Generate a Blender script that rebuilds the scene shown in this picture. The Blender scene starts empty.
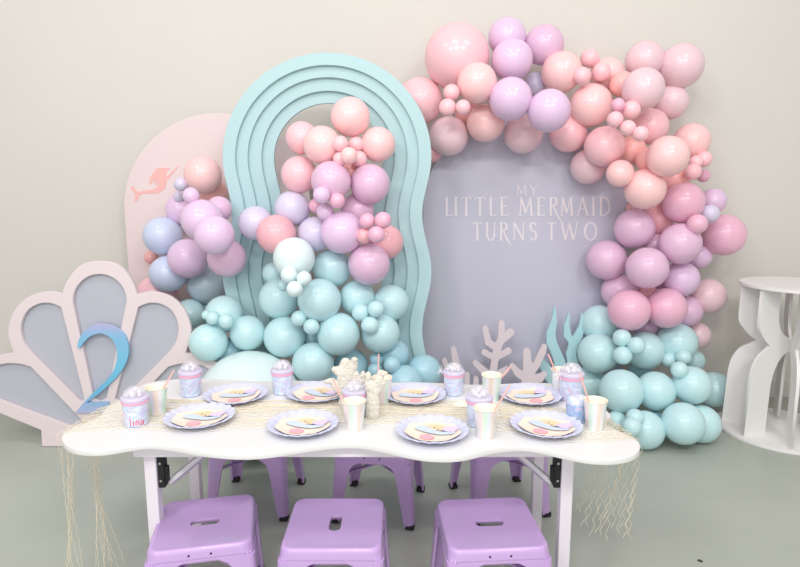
import bpy, bmesh, math, random
from mathutils import Vector, Matrix
R = random.Random(7)
PI = math.pi
scene = bpy.context.scene
COL = scene.collection

# ------------------------------------------------------------------ camera
F = 600.0; W, H = 800, 567
CAM = Vector((0, 0, 1.29)); PITCH = math.radians(9.0)
FW = Vector((0, math.cos(PITCH), -math.sin(PITCH)))
UP = Vector((0, math.sin(PITCH), math.cos(PITCH)))
RT = Vector((1, 0, 0))
cd = bpy.data.cameras.new('camera'); cam = bpy.data.objects.new('camera', cd); COL.objects.link(cam)
cd.sensor_width = 36; cd.lens = 36 * F / W; cd.clip_start = 0.05
cam.location = CAM; cam.rotation_euler = (PI/2 - PITCH, 0, 0)
scene.camera = cam

def ray(x, y): return FW + RT * ((x - W/2)/F) + UP * ((H/2 - y)/F)
def at_z(x, y, z):
    d = ray(x, y); return CAM + d * ((z - CAM.z)/d.z)
def at_y(x, y, Y):
    d = ray(x, y); return CAM + d * (Y/d.y)

# ------------------------------------------------------------------ materials
def lin(c):
    return tuple(((v/255)/12.92 if v/255 <= .04045 else ((v/255+.055)/1.055)**2.4) for v in c)
MATS = {}
def mat(name, rgb, rough=.5, metal=0., spec=.5, vary=0., vscale=8., bump=0., bscale=60., coat=0., sss=0., trans=0., alpha=1., sheen=0.):
    if name in MATS: return MATS[name]
    m = bpy.data.materials.new(name); m.use_nodes = True
    nt = m.node_tree; b = nt.nodes['Principled BSDF']
    c = lin(rgb)
    b.inputs['Base Color'].default_value = (*c, 1)
    b.inputs['Roughness'].default_value = rough
    b.inputs['Metallic'].default_value = metal
    b.inputs['Specular IOR Level'].default_value = spec
    b.inputs['Coat Weight'].default_value = coat
    b.inputs['Coat Roughness'].default_value = .15
    b.inputs['Transmission Weight'].default_value = trans
    b.inputs['Alpha'].default_value = alpha
    if sss:
        b.inputs['Subsurface Weight'].default_value = sss
        b.inputs['Subsurface Radius'].default_value = (.05, .03, .03)
    if vary or bump:
        tc = nt.nodes.new('ShaderNodeTexCoord')
        if vary:
            n = nt.nodes.new('ShaderNodeTexNoise'); n.inputs['Scale'].default_value = vscale; n.inputs['Detail'].default_value = 4
            nt.links.new(tc.outputs['Object'], n.inputs['Vector'])
            r = nt.nodes.new('ShaderNodeValToRGB')
            r.color_ramp.elements[0].position = .3; r.color_ramp.elements[1].position = .7
            r.color_ramp.elements[0].color = (*[v*(1-vary) for v in c], 1)
            r.color_ramp.elements[1].color = (*[min(1, v*(1+vary)) for v in c], 1)
            nt.links.new(n.outputs['Fac'], r.inputs['Fac']); nt.links.new(r.outputs['Color'], b.inputs['Base Color'])
        if bump:
            n2 = nt.nodes.new('ShaderNodeTexNoise'); n2.inputs['Scale'].default_value = bscale; n2.inputs['Detail'].default_value = 3
            nt.links.new(tc.outputs['Object'], n2.inputs['Vector'])
            bp = nt.nodes.new('ShaderNodeBump'); bp.inputs['Strength'].default_value = bump; bp.inputs['Distance'].default_value = .01
            nt.links.new(n2.outputs['Fac'], bp.inputs['Height']); nt.links.new(bp.outputs['Normal'], b.inputs['Normal'])
    MATS[name] = m
    return m

def ramp_mat(name, stops, kind='noise', scale=6., rough=.3, metal=0., coat=0., dist=0., interp='LINEAR'):
    """colour ramp over noise, a radial angle round z, or a gradient along x"""
    if name in MATS: return MATS[name]
    m = bpy.data.materials.new(name); m.use_nodes = True
    nt = m.node_tree; b = nt.nodes['Principled BSDF']
    tc = nt.nodes.new('ShaderNodeTexCoord')
    r = nt.nodes.new('ShaderNodeValToRGB'); r.color_ramp.interpolation = interp
    while len(r.color_ramp.elements) < len(stops): r.color_ramp.elements.new(.5)
    for e, (p, c) in zip(r.color_ramp.elements, stops):
        e.position = p; e.color = (*lin(c), 1)
    if kind == 'noise':
        n = nt.nodes.new('ShaderNodeTexNoise'); n.inputs['Scale'].default_value = scale; n.inputs['Detail'].default_value = 3
        n.inputs['Distortion'].default_value = dist
        nt.links.new(tc.outputs['Object'], n.inputs['Vector']); nt.links.new(n.outputs['Fac'], r.inputs['Fac'])
    else:
        mp = nt.nodes.new('ShaderNodeMapping')
        g = nt.nodes.new('ShaderNodeTexGradient'); g.gradient_type = 'RADIAL' if kind == 'radial' else 'LINEAR'
        if kind == 'linear_z':
            mp.inputs['Rotation'].default_value = (0, PI/2, 0)
        mp.inputs['Scale'].default_value = (scale,)*3
        if kind == 'radial': mp.inputs['Scale'].default_value = (1, 1, 1)
        nt.links.new(tc.outputs['Object'], mp.inputs['Vector']); nt.links.new(mp.outputs['Vector'], g.inputs['Vector'])
        nt.links.new(g.outputs['Fac'], r.inputs['Fac'])
    nt.links.new(r.outputs['Color'], b.inputs['Base Color'])
    b.inputs['Roughness'].default_value = rough; b.inputs['Metallic'].default_value = metal; b.inputs['Coat Weight'].default_value = coat
    MATS[name] = m
    return m

# ------------------------------------------------------------------ object helpers
def tag(o, label=None, cat=None, group=None, kind=None):
    if label: o['label'] = label
    if cat: o['category'] = cat
    if group: o['group'] = group
    if kind: o['kind'] = kind
    return o
def thing(name, label, cat, loc=(0, 0, 0), rz=0., group=None):
    o = bpy.data.objects.new(name, None); COL.objects.link(o); o.empty_display_size = .05
    o.location = loc; o.rotation_euler = (0, 0, rz)
    return tag(o, label, cat, group)
def link(name, me, m, parent=None, smooth=None, label=None):
    me.name = name
    o = bpy.data.objects.new(name, me); COL.objects.link(o)
    if m is not None:
        me.materials.clear(); me.materials.append(m)
    if parent: o.parent = parent
    if smooth is not None:
        me.shade_smooth() if smooth is True else None
        if smooth is not True and smooth is not False: me.set_sharp_from_angle(angle=math.radians(smooth))
    if label: o['label'] = label
    return o
def obj(name, bm, m, parent=None, smooth=None, label=None):
    bmesh.ops.recalc_face_normals(bm, faces=bm.faces)
    me = bpy.data.meshes.new(name); bm.to_mesh(me); bm.free()
    if smooth is not None and smooth is not False: me.shade_smooth()
    return link(name, me, m, parent, smooth, label)
def copy_tree(o, parent=None):
    c = o.copy(); COL.objects.link(c)
    if parent: c.parent = parent
    for ch in o.children:
        d = ch.copy(); COL.objects.link(d); d.parent = c
        for g in ch.children:
            e = g.copy(); COL.objects.link(e); e.parent = d
    return c

def catmull(pts, n=6, closed=True):
    out = []; L = len(pts)
    rng = range(L) if closed else range(L-1)
    for i in rng:
        if closed: p0, p1, p2, p3 = (Vector(pts[(i+k) % L]) for k in (-1, 0, 1, 2))
        else: p0, p1, p2, p3 = (Vector(pts[min(max(i+k, 0), L-1)]) for k in (-1, 0, 1, 2))
        for s in range(n):
            t = s/n
            out.append(.5*((2*p1) + (-p0+p2)*t + (2*p0-5*p1+4*p2-p3)*t*t + (-p0+3*p1-3*p2+p3)*t**3))
    if not closed: out.append(Vector(pts[-1]))
    return out

def slab_mesh(loops, thick, bevel=0.):
    """filled outline(s) in the XY plane with real thickness (holes allowed) -> mesh, z in -thick/2..thick/2"""
    cu = bpy.data.curves.new('outline', 'CURVE'); cu.dimensions = '2D'; cu.fill_mode = 'BOTH'
    cu.extrude = max(thick/2 - bevel, 1e-4); cu.bevel_depth = bevel; cu.bevel_resolution = 1
    cu.offset = -bevel
    for lp in loops:
        s = cu.splines.new('POLY'); s.points.add(len(lp)-1); s.use_cyclic_u = True
        for p, q in zip(s.points, lp): p.co = (q[0], q[1], 0, 1)
    o = bpy.data.objects.new('outline', cu); COL.objects.link(o)
    dg = bpy.context.evaluated_depsgraph_get()
    me = bpy.data.meshes.new_from_object(o.evaluated_get(dg))
    bpy.data.objects.remove(o); bpy.data.curves.remove(cu)
    return me
UPRIGHT = Matrix.Rotation(PI/2, 4, 'X')
def panel(name, loops_px, Y, thick, m, parent, bevel=0., base=None, label=None, loc=None):
    """upright board whose FRONT face stands at distance Y from the viewer's wall of the room"""
    loops = []
    for lp in loops_px:
        loops.append([(p.x, p.z) for p in (at_y(q[0], q[1], Y) for q in lp)])
    me = slab_mesh(loops, thick, bevel)
    me.transform(Matrix.Translation((0, Y + thick/2, 0)) @ UPRIGHT)
    if parent: me.transform(Matrix.Translation(-Vector(parent.location)))
    elif loc is not None: me.transform(Matrix.Translation(-Vector(loc)))
    o = link(name, me, m, parent, 40, label)
    me.shade_smooth(); me.set_sharp_from_angle(angle=math.radians(35))
    if not parent and loc is not None: o.location = loc
    return o

def sdf_fill(f, x0, y0, x1, y1, step):
    """marching squares: filled 2D region f<0 -> (verts, faces)"""
    nx = int((x1-x0)/step)+1; ny = int((y1-y0)/step)+1
    val = [[f(x0+i*step, y0+j*step) for j in range(ny)] for i in range(nx)]
    V = []; idx = {}; Fc = []
    def vid(k, p):
        if k not in idx: idx[k] = len(V); V.append(p)
        return idx[k]
    for i in range(nx-1):
        for j in range(ny-1):
            cs = [(i, j), (i+1, j), (i+1, j+1), (i, j+1)]
            poly = []
            for a in range(4):
                A = cs[a]; B = cs[(a+1) % 4]; va = val[A[0]][A[1]]; vb = val[B[0]][B[1]]
                if va < 0: poly.append(vid(A, (x0+A[0]*step, y0+A[1]*step)))
                if (va < 0) != (vb < 0):
                    t = va/(va-vb)
                    poly.append(vid((min(A, B), max(A, B)), (x0+(A[0]+(B[0]-A[0])*t)*step, y0+(A[1]+(B[1]-A[1])*t)*step)))
            if len(poly) >= 3: Fc.append(poly)
    return V, Fc
def solid_from_fill(V, Fc, conv, normal, thick):
    """conv maps a 2D vert to a point on the front face; thickness runs along +normal"""
    bm = bmesh.new(); nrm = Vector(normal)*thick
    fr = [bm.verts.new(conv(*v)) for v in V]; bk = [bm.verts.new(Vector(conv(*v))+nrm) for v in V]
    cnt = {}
    for f in Fc:
        try:
            bm.faces.new([fr[i] for i in f]); bm.faces.new([bk[i] for i in reversed(f)])
        except ValueError: continue
        for a, b in zip(f, f[1:]+f[:1]): cnt[(a, b)] = cnt.get((a, b), 0)+1
    for (a, b) in list(cnt):
        if (b, a) not in cnt:
            try: bm.faces.new([fr[a], bk[a], bk[b], fr[b]])
            except ValueError: pass
    return bm
def seg_d(px, py, ax, ay, bx, by, ra, rb):
    dx, dy = bx-ax, by-ay; L = dx*dx+dy*dy
    t = 0 if L == 0 else max(0, min(1, ((px-ax)*dx+(py-ay)*dy)/L))
    return math.hypot(px-ax-dx*t, py-ay-dy*t) - (ra+(rb-ra)*t)
def strokes_sdf(strokes, k=1.0):
    segs = []
    for st in strokes:
        for a, b in zip(st, st[1:]): segs.append((*a[:2], *b[:2], a[2], b[2]))
    def f(x, y):
        s = 0.; 
        for g in segs: s += math.exp(-max(-40, min(40, seg_d(x, y, *g)/k)))
        return -k*math.log(s) if s > 0 else 99.
    return f

def box(bm, c, s, rot=None, bev=0.):
    r = bmesh.ops.create_cube(bm, size=1)
    vs = r['verts']; bmesh.ops.scale(bm, vec=s, verts=vs)
    if bev:
        es = list({e for v in vs for e in v.link_edges})
        g = bmesh.ops.bevel(bm, geom=es, offset=bev, segments=2, affect='EDGES', profile=.5)
        vs = list({v for f in g['faces'] for v in f.verts} | {v for v in vs if v.is_valid})
    if rot is not None: bmesh.ops.transform(bm, matrix=rot, verts=vs)
    bmesh.ops.translate(bm, vec=c, verts=vs)
def tube(bm, pts, r, n=8, caps=True):
    pts = [Vector(p) for p in pts]; rings = []
    for i, p in enumerate(pts):
        d = (pts[min(i+1, len(pts)-1)]-pts[max(i-1, 0)]).normalized()
        a = d.cross(Vector((0, 0, 1)));  a = a if a.length > .01 else d.cross(Vector((1, 0, 0))); a.normalize(); b = d.cross(a)
        rr = r[i] if isinstance(r, (list, tuple)) else r
        rings.append([bm.verts.new(p + (a*math.cos(2*PI*k/n)+b*math.sin(2*PI*k/n))*rr) for k in range(n)])
    for A, B in zip(rings, rings[1:]):
        for k in range(n): bm.faces.new([A[k], A[(k+1) % n], B[(k+1) % n], B[k]])
    if caps: bm.faces.new(rings[0][::-1]); bm.faces.new(rings[-1])
def lathe(bm, prof, n=32, wob=None):
    rings = []
    for (r, z) in prof:
        if r < 1e-6: rings.append([bm.verts.new((0, 0, z))])
        else:
            ring = []
            for k in range(n):
                a = 2*PI*k/n; rr, zz = (r, z) if wob is None else wob(r, z, a)
                ring.append(bm.verts.new((rr*math.cos(a), rr*math.sin(a), zz)))
            rings.append(ring)
    for A, B in zip(rings, rings[1:]):
        for k in range(n):
            q = [A[k % len(A)], A[(k+1) % len(A)], B[(k+1) % len(B)], B[k % len(B)]]
            u = []
            for v in q:
                if v not in u: u.append(v)
            if len(u) > 2: bm.faces.new(u)
def rrect(w, d, r, n=6):
    out = []
    for cx, cy, a0 in ((w/2-r, d/2-r, 0), (-w/2+r, d/2-r, PI/2), (-w/2+r, -d/2+r, PI), (w/2-r, -d/2+r, 1.5*PI)):
        for k in range(n+1):
            a = a0+PI/2*k/n; out.append((cx+r*math.cos(a), cy+r*math.sin(a)))
    return out

# ------------------------------------------------------------------ room
WALL_Y = 3.61
def floor_mat():
    m = bpy.data.materials.new('sealed_concrete'); m.use_nodes = True; nt = m.node_tree; b = nt.nodes['Principled BSDF']
    tc = nt.nodes.new('ShaderNodeTexCoord')
    n = nt.nodes.new('ShaderNodeTexNoise'); n.inputs['Scale'].default_value = 1.3; n.inputs['Detail'].default_value = 6
    r = nt.nodes.new('ShaderNodeValToRGB'); r.color_ramp.elements[0].position = .3; r.color_ramp.elements[1].position = .72
    r.color_ramp.elements[0].color = (*lin((166, 172, 161)), 1); r.color_ramp.elements[1].color = (*lin((181, 186, 175)), 1)
    v = nt.nodes.new('ShaderNodeTexVoronoi'); v.inputs['Scale'].default_value = 5.5
    n3 = nt.nodes.new('ShaderNodeTexNoise'); n3.inputs['Scale'].default_value = 40
    ad = nt.nodes.new('ShaderNodeMath'); ad.operation = 'MULTIPLY_ADD'; ad.inputs[1].default_value = .05
    cmp_ = nt.nodes.new('ShaderNodeMath'); cmp_.operation = 'LESS_THAN'; cmp_.inputs[1].default_value = .082
    mx = nt.nodes.new('ShaderNodeMix'); mx.data_type = 'RGBA'
    mx.inputs['B'].default_value = (*lin((60, 62, 58)), 1)
    L = nt.links.new
    L(tc.outputs['Object'], n.inputs['Vector']); L(tc.outputs['Object'], v.inputs['Vector']); L(tc.outputs['Object'], n3.inputs['Vector'])
    L(n.outputs['Fac'], r.inputs['Fac']); L(n3.outputs['Fac'], ad.inputs[0]); L(v.outputs['Distance'], ad.inputs[2]); L(ad.outputs[0], cmp_.inputs[0])
    L(cmp_.outputs[0], mx.inputs['Factor']); L(r.outputs['Color'], mx.inputs['A']); L(mx.outputs['Result'], b.inputs['Base Color'])
    b.inputs['Roughness'].default_value = .38; b.inputs['Specular IOR Level'].default_value = .35
    return m
def plane_box(name, c, s, m):
    bm = bmesh.new(); box(bm, (0, 0, 0), s); o = obj(name, bm, m); o.location = c; o['kind'] = 'structure'; return o
plane_box('floor', (0, 1.0, -.05), (9, 6.2, .1), floor_mat())
wall_m = mat('painted_wall', (218, 214, 207), .75, spec=.25, vary=.012, vscale=1.2, bump=.03, bscale=90)
plane_box('wall_back', (0, WALL_Y+.05, 2.0), (9, .1, 4.2), wall_m)
bm = bmesh.new(); box(bm, (0, 0, .05), (9, .014, .10), bev=.003)
o = obj('baseboard_back', bm, mat('baseboard_paint', (214, 210, 203), .5)); o.location = (0, WALL_Y-.007, 0); o['kind'] = 'structure'

# ------------------------------------------------------------------ backdrop boards
paint = dict(rough=.55, spec=.3)
m_blush = mat('blush_paint', (230, 213, 213), **paint)
m_shell = mat('pale_pink_paint', (229, 215, 217), **paint)
m_grey = mat('cool_grey_paint', (186, 188, 199), **paint)
m_aqua = mat('aqua_paint', (180, 210, 214), **paint)
m_lilac = mat('lilac_grey_paint', (196, 195, 211), **paint)
m_coral = mat('mauve_pink_paint', (224, 210, 216), **paint)
m_weed = mat('sea_green_paint', (178, 218, 223), **paint)

# arch board in blush pink with a mermaid silhouette
Y = 3.47
cx, cy, rr = 217, 206, 93
lp = [(cx+rr*math.cos(a), cy-rr*math.sin(a)) for a in [PI*k/48 for k in range(49)]]
p0 = at_y(124, 206, Y); p1 = at_y(310, 206, Y)
t = thing('arch_board', 'pale blush pink arched backdrop board behind the shell, with pink mermaid silhouette', 'backdrop', ((p0.x+p1.x)/2, Y, 0))
def floor_px(x, Yv):   # pixel column of the same X on the floor line
    P = at_y(x, 206, Yv); d = Vector((P.x, Yv, 0))-CAM; k = d.dot(FW)
    return (W/2+F*d.dot(RT)/k, H/2-F*d.dot(UP)/k)
panel('board', [lp+[floor_px(124, Y), floor_px(310, Y)]], Y, .018, m_blush, t, .002)
k = 3.546
def z2(p): return (110+p[0]/k, 100+p[1]/k)
st = [[(96, 335, 4), (118, 326, 4), (140, 326, 6), (165, 322, 9), (184, 308, 11), (190, 292, 10), (188, 276, 9)],     # tail and body
      [(96, 333, 4), (80, 312, 5), (78, 308, 2)], [(98, 335, 4), (94, 350, 6), (88, 360, 2)], [(92, 332, 6), (108, 330, 5)],
      [(190, 284, 6), (208, 272, 4), (224, 254, 3), (240, 236, 2)],                                               # reaching arm
      [(186, 300, 5), (176, 292, 4), (166, 300, 3)],                                                              # folded arm
      [(190, 256, 10), (192, 262, 8)],                                                                            # head
      [(188, 250, 10), (172, 254, 12), (160, 266, 10), (148, 282, 7), (142, 296, 3)], [(178, 262, 8), (168, 280, 6), (158, 296, 2)], [(200, 246, 6), (208, 242, 3)]]
f = strokes_sdf(st, 1.5)
V, Fc = sdf_fill(f, 66, 226, 248, 370, 1.6)
Ym = Y-.002
bm = solid_from_fill(V, Fc, lambda a, b: at_y(*z2((a, b)), Ym)-t.location, (0, 1, 0), .0025)
obj('mermaid_silhouette', bm, mat('salmon_vinyl', (240, 184, 180), .5), t, label='salmon pink mermaid silhouette')

# stepped aqua arch
Y = 3.07
acx, acy = 327, 157
YF = None
t = thing('wavy_arch', 'aqua stepped arch with wavy sides and nested layers, standing in the centre', 'backdrop', (at_y(acx, 300, Y).x, Y, 0))
def arch_side(r, side, n=60):
    pts = []
    ybot = 470
    for k in range(n+1):
        y = acy + (ybot-acy)*k/n
        w = r - 4.6 + 4.6*math.cos(2*PI*(y-acy)/115)
        pts.append((acx + side*w, y))
    return pts
def arch_loop(ro, ri):
    top = [(acx+ro*math.cos(a), acy-ro*math.sin(a)) for a in [PI*k/64 for k in range(65)]]
    inn = [(acx+ri*math.cos(a), acy-ri*math.sin(a)) for a in [PI*k/64 for k in range(65)]]
    L = arch_side(ro, -1); Rr = arch_side(ro, 1); Li = arch_side(ri, -1); Ri = arch_side(ri, 1)
    return top + L[1:] + Li[::-1] + inn[::-1][1:-1] + Ri + Rr[::-1][:-1]
def clampfloor(lp, Yv):
    # boards end at the floor
    out = []
    for q in lp:
        P = at_y(q[0], q[1], Yv)
        if P.z < .001:
            d = Vector((P.x, Yv, .001))-CAM; kk = d.dot(FW); q = (W/2+F*d.dot(RT)/kk, H/2-F*d.dot(UP)/kk)
        out.append(q)
    return out
radii = [104.5, 92, 80.5, 67.5, 55.5]
for i in range(4):
    Yl = Y + i*.021
    ro = radii[i] + (0 if i == 0 else 5)
    s = Yl/Y
    lp = arch_loop(ro, radii[i+1])
    # every layer is the same distance-true shape: outline taken at the front layer's scale
    P = [at_y(q[0], q[1], Y) for q in lp]
    loops = [[(p.x, max(p.z, .001)) for p in P]]
    me = slab_mesh(loops, .0205, .0015)
    me.transform(Matrix.Translation((0, Yl+.01025, 0)) @ UPRIGHT); me.transform(Matrix.Translation(-t.location))
    me.shade_smooth(); me.set_sharp_from_angle(angle=math.radians(35))
    link('arch_layer', me, m_aqua, t)

# lilac arch board with lettering
Y = 3.47
cx, cy, rr = 527, 212, 104
lp = [(cx+rr*math.cos(a), cy-rr*math.sin(a)) for a in [PI*k/48 for k in range(49)]]
t = thing('arch_board', 'lilac grey arched backdrop board with white lettering under the balloon garland', 'backdrop', (at_y(cx, 212, Y).x, Y, 0))
def floor_at(x):
    P = at_y(x, cy, Y); d = Vector((P.x, Y, .001))-CAM; kk = d.dot(FW); return (W/2+F*d.dot(RT)/kk, H/2-F*d.dot(UP)/kk)
panel('board', [lp+[floor_at(cx-rr), floor_at(cx+rr)]], Y, .018, m_lilac, t, .002)
# letters: strokes in a unit box (y up), third number = half stroke width
TH, TN = .055, .032
def sf(x, y, w=.10): return [(x-w, y, .022), (x+w, y, .022)]
def arc(cx_, cy_, rx, ry, a0, a1, w0, w1=None, n=14):
    out = []
    for i in range(n+1):
        a = math.radians(a0+(a1-a0)*i/n); u = abs(math.cos(a)); out.append((cx_+rx*math.cos(a), cy_+ry*math.sin(a), TN+(TH-TN)*u))
    return out
def glyph(ch):
    G = {
     'L': [[(.25, 0, TH), (.25, 1, TH)], sf(.25, 1, .18), [(.1, 0, .022), (.9, 0, .03), (.96, .14, .022)]],
     'I': [[(.5, 0, TH), (.5, 1, TH)], sf(.5, 1, .4), sf(.5, 0, .4)],
     'T': [[(.5, 0, TH), (.5, .97, TH)], [(.0, .86, .022), (.04, .97, .03), (.96, .99, .03), (1, .86, .022)], sf(.5, 0, .16)],
     'E': [[(.22, 0, TH), (.22, 1, TH)], [(.05, 1, .022), (.86, 1, .03), (.9, .88, .022)], [(.22, .53, .03), (.75, .53, .03)], [(.05, 0, .022), (.9, 0, .03), (.96, .14, .022)]],
     'M': [[(.14, 0, TN), (.2, 1, TN)], [(.2, 1, TH), (.5, .12, TH)], [(.5, .12, TN), (.8, 1, TN)], [(.8, 1, TH), (.87, 0, TH)], sf(.14, 0, .12), sf(.87, 0, .12), sf(.16, 1, .07), sf(.84, 1, .07)],
     'R': [[(.2, 0, TH), (.2, 1, TH)], [(.05, 1, .022), (.45, 1, .03)]+arc(.45, .77, .34, .23, 90, -90, 0)+[(.2, .54, .03)], [(.42, .54, TN), (.8, .06, TH), (1.15, -.26, TN), (1.35, -.34, .02)], sf(.2, 0, .15)],
     'A': [[(.12, 0, TN), (.5, 1.02, TN)], [(.5, 1.02, TH), (.88, 0, TH)], [(.25, .36, .028), (.74, .36, .028)], sf(.12, 0, .12), sf(.88, 0, .12)],
     'D': [[(.18, 0, TH), (.18, 1, TH)], [(.04, 1, .022), (.42, 1, .03)]+arc(.42, .5, .5, .5, 90, -90, 0)+[(.04, 0, .022)]],
     'U': [[(.15, 1, TH), (.15, .36, TH)]+arc(.5, .34, .35, .34, 180, 360, 0)+[(.85, .4, TN), (.85, 1, TN)], sf(.15, 1, .14), sf(.85, 1, .12)],
     'N': [[(.16, 0, TN), (.16, 1, TN)], [(.16, 1, TH), (.86, 0, TH)], [(.86, 0, TN), (.86, 1, TN)], sf(.16, 0, .12), sf(.12, 1, .1), sf(.86, 1, .12)],
     'S': [[(.85, .84, TN)]+arc(.5, .76, .33, .24, 40, 250, 0)+[(.55, .5, TH)]+arc(.5, .26, .36, .26, 70, -140, 0)+[(.12, .14, TN)]],
     'W': [[(.1, 1, TH), (.3, 0, TH)], [(.3, 0, TN), (.5, .95, TN)], [(.5, .95, TH), (.7, 0, TH)], [(.7, 0, TN), (.92, 1, TN)], sf(.1, 1, .09), sf(.5, 1, .07), sf(.92, 1, .08)],
     'O': [arc(.5, .5, .47, .5, 0, 360, 0, n=28)],
     'Y': [[(.5, 0, TH), (.5, .45, TH)], [(.5, .45, TH), (.12, 1, TH)], [(.5, .45, TN), (.9, 1, TN)], sf(.5, 0, .15), sf(.12, 1, .12), sf(.9, 1, .1)],
     'l': [[(.5, 0, .05), (.5, 1.5, .05)], sf(.5, 0, .2), [(.35, 1.5, .03), (.5, 1.5, .03)]],
     'i': [[(.5, 0, .06), (.5, .9, .06)], [(.5, 1.3, .08), (.5, 1.31, .08)], sf(.5, 0, .2)],
     'n': [[(.15, 0, .06), (.15, .95, .06)], [(.15, .7, .04), (.4, .95, .05), (.7, .9, .06), (.8, .6, .06), (.8, 0, .06)]],
     'a': [[(.1, .8, .04), (.4, .97, .05), (.72, .85, .06), (.76, .1, .06), (.95, 0, .04)], [(.76, .58, .04), (.3, .5, .05), (.1, .25, .06), (.3, .02, .05), (.76, .2, .04)]],
    }
    return G[ch]
def ribbon(bm, pts, conv, hscale):
    """stroke of varying width as a thin raised solid; conv(x,y,d) -> point, d = depth off the surface"""
    n = len(pts); rows = []
    for i, p in enumerate(pts):
        a = pts[max(i-1, 0)]; b = pts[min(i+1, n-1)]
        dx, dy = (b[0]-a[0])*hscale, b[1]-a[1]; l = math.hypot(dx, dy) or 1
        nx, ny = -dy/l*p[2], dx/l*p[2]
        q = ((p[0]+nx/hscale, p[1]+ny), (p[0]-nx/hscale, p[1]-ny))
        rows.append([bm.verts.new(conv(q[0][0], q[0][1], 0)), bm.verts.new(conv(q[1][0], q[1][1], 0)),
                     bm.verts.new(conv(q[1][0], q[1][1], 1)), bm.verts.new(conv(q[0][0], q[0][1], 1))])
    for A, B in zip(rows, rows[1:]):
        for c in range(4): bm.faces.new([A[c], A[(c+1) % 4], B[(c+1) % 4], B[c]])
    bm.faces.new(rows[0][::-1]); bm.faces.new(rows[-1])
k6 = 3.636
lines = [('MY', 92, 55, [('M', 348, 390), ('Y', 394, 432)]),
         ('LITTLE MERMAID', 165, 100, [('L', 90, 118), ('I', 122, 138), ('T', 150, 186), ('T', 200, 236), ('L', 250, 278), ('E', 290, 322), ('M', 356, 412), ('E', 424, 455), ('R', 468, 504), ('M', 508, 558), ('A', 568, 614), ('I', 622, 638), ('D', 650, 692)]),
         ('TURNS TWO', 255, 192, [('T', 190, 226), ('U', 238, 276), ('R', 288, 322), ('N', 334, 382), ('S', 396, 426), ('T', 460, 496), ('W', 508, 578), ('O', 598, 642)])]
m_letter = mat('white_vinyl', (232, 224, 228), .5)
for word, yb, yt, gl in lines:
    for ch, x0, x1 in gl:
        bm = bmesh.new()
        for si, stk in enumerate(glyph(ch)):
            ribbon(bm, stk, lambda a, b, d: at_y(420+(x0+(x1-x0)*a)/k6, 170+(yb-(yb-yt)*b)/k6, Y)+Vector((0, (-.0026-.0004*si if d else 0), 0))-t.location, (x1-x0)/(yb-yt))
        obj('letter', bm, m_letter, t, label='white letter '+ch+' of '+word)

# scallop shell board with the number two
Y = 2.865
half = [(99, 261), (85, 263), (74, 271), (66, 283), (62, 294), (47, 291.5), (28, 297), (14, 311), (8, 332), (13.6, 353), (0, 355), (-14, 360), (-25, 372), (-26, 388), (-14, 404), (2, 414), (41, 430)]
def smooth_px(pts, sharp, n=6):
    """open chain smoothed between the sharp indices"""
    out = []; last = 0
    for s in list(sharp)+[len(pts)-1]:
        seg = pts[last:s+1]
        if len(seg) > 2: out += [tuple(p) for p in catmull(seg, n, False)[:-1]]
        else: out += [tuple(p) for p in seg[:-1]]
        last = s
    return out+[pts[-1]]
hl = smooth_px(half, [4, 9, 15], 6)
mir = lambda q: (199-q[0], q[1])
out_lp = hl + [(42, 446.5), (157, 446.5)] + [mir(q) for q in hl[::-1]][:-1]
pet = []
c_arc = [(99.5+27*math.cos(a), 301-27*math.sin(a)) for a in [PI*i/20 for i in range(21)]]
pet.append(c_arc + [(93.5, 398), (100, 401.5), (106.5, 398)])
lu = [(61, 307), (84.5, 399), (80, 402)] + [tuple(p) for p in catmull([(80, 402), (56, 378), (29.5, 351), (22, 338), (21, 324), (27, 311), (38, 304), (50, 303), (61, 307)], 5, False)[1:-1]]
ll = [(31, 367), (84, 422.5), (72, 427)] + [tuple(p) for p in catmull([(72, 427), (2, 401), (-12, 392), (-16, 380), (-8, 368), (6, 363.5), (20, 364), (31, 367)], 5, False)[1:-1]]
pet += [lu, [mir(q) for q in lu[::-1]], ll, [mir(q) for q in ll[::-1]]]
t = thing('shell_board', 'large pale pink scallop shell board with grey petals and a blue number two', 'backdrop', (at_y(99.5, 440, Y).x, Y, 0))
panel('frame', [out_lp]+pet, Y, .022, m_shell, t, .002)
def grow(lp, s):
    mx = sum(q[0] for q in lp)/len(lp); my = sum(q[1] for q in lp)/len(lp)
    return [(mx+(q[0]-mx)*s, my+(q[1]-my)*s) for q in lp]
for q in pet: panel('petal', [grow(q, 1.05)], Y+.0225, .006, m_grey, t, label='recessed grey petal panel')
k4 = 4.725
two = [(82, 178), (88, 143), (110, 104), (148, 75), (190, 65), (255, 78), (303, 118), (323, 180), (314, 240), (285, 295), (238, 347), (180, 398), (124, 438)]
two_in = [(70, 487), (110, 440), (152, 396), (192, 356), (222, 330), (250, 290), (266, 245), (268, 190), (246, 140), (198, 112), (150, 121), (116, 148), (94, 180)]
o1 = catmull(two, 5, False); i1 = catmull(two_in, 5, False)
lp = [tuple(p) for p in o1] + [(226, 436), (236, 487)] + [tuple(p) for p in i1]
m_two = mat('blue_glitter', (120, 186, 224), .3)
nt = m_two.node_tree; tcn = nt.nodes.new('ShaderNodeTexCoord'); sp = nt.nodes.new('ShaderNodeSeparateXYZ'); mr = nt.nodes.new('ShaderNodeMapRange'); rp = nt.nodes.new('ShaderNodeValToRGB')
mr.inputs['From Min'].default_value = at_y(99, 310+487/k4, Y).z; mr.inputs['From Max'].default_value = at_y(99, 310+65/k4, Y).z
for p_, c_ in ((.22, (112, 184, 222)), (.55, (118, 196, 228)), (.88, (140, 190, 226))):
    e_ = rp.color_ramp.elements.new(p_); e_.color = (*lin(c_), 1)
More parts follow.
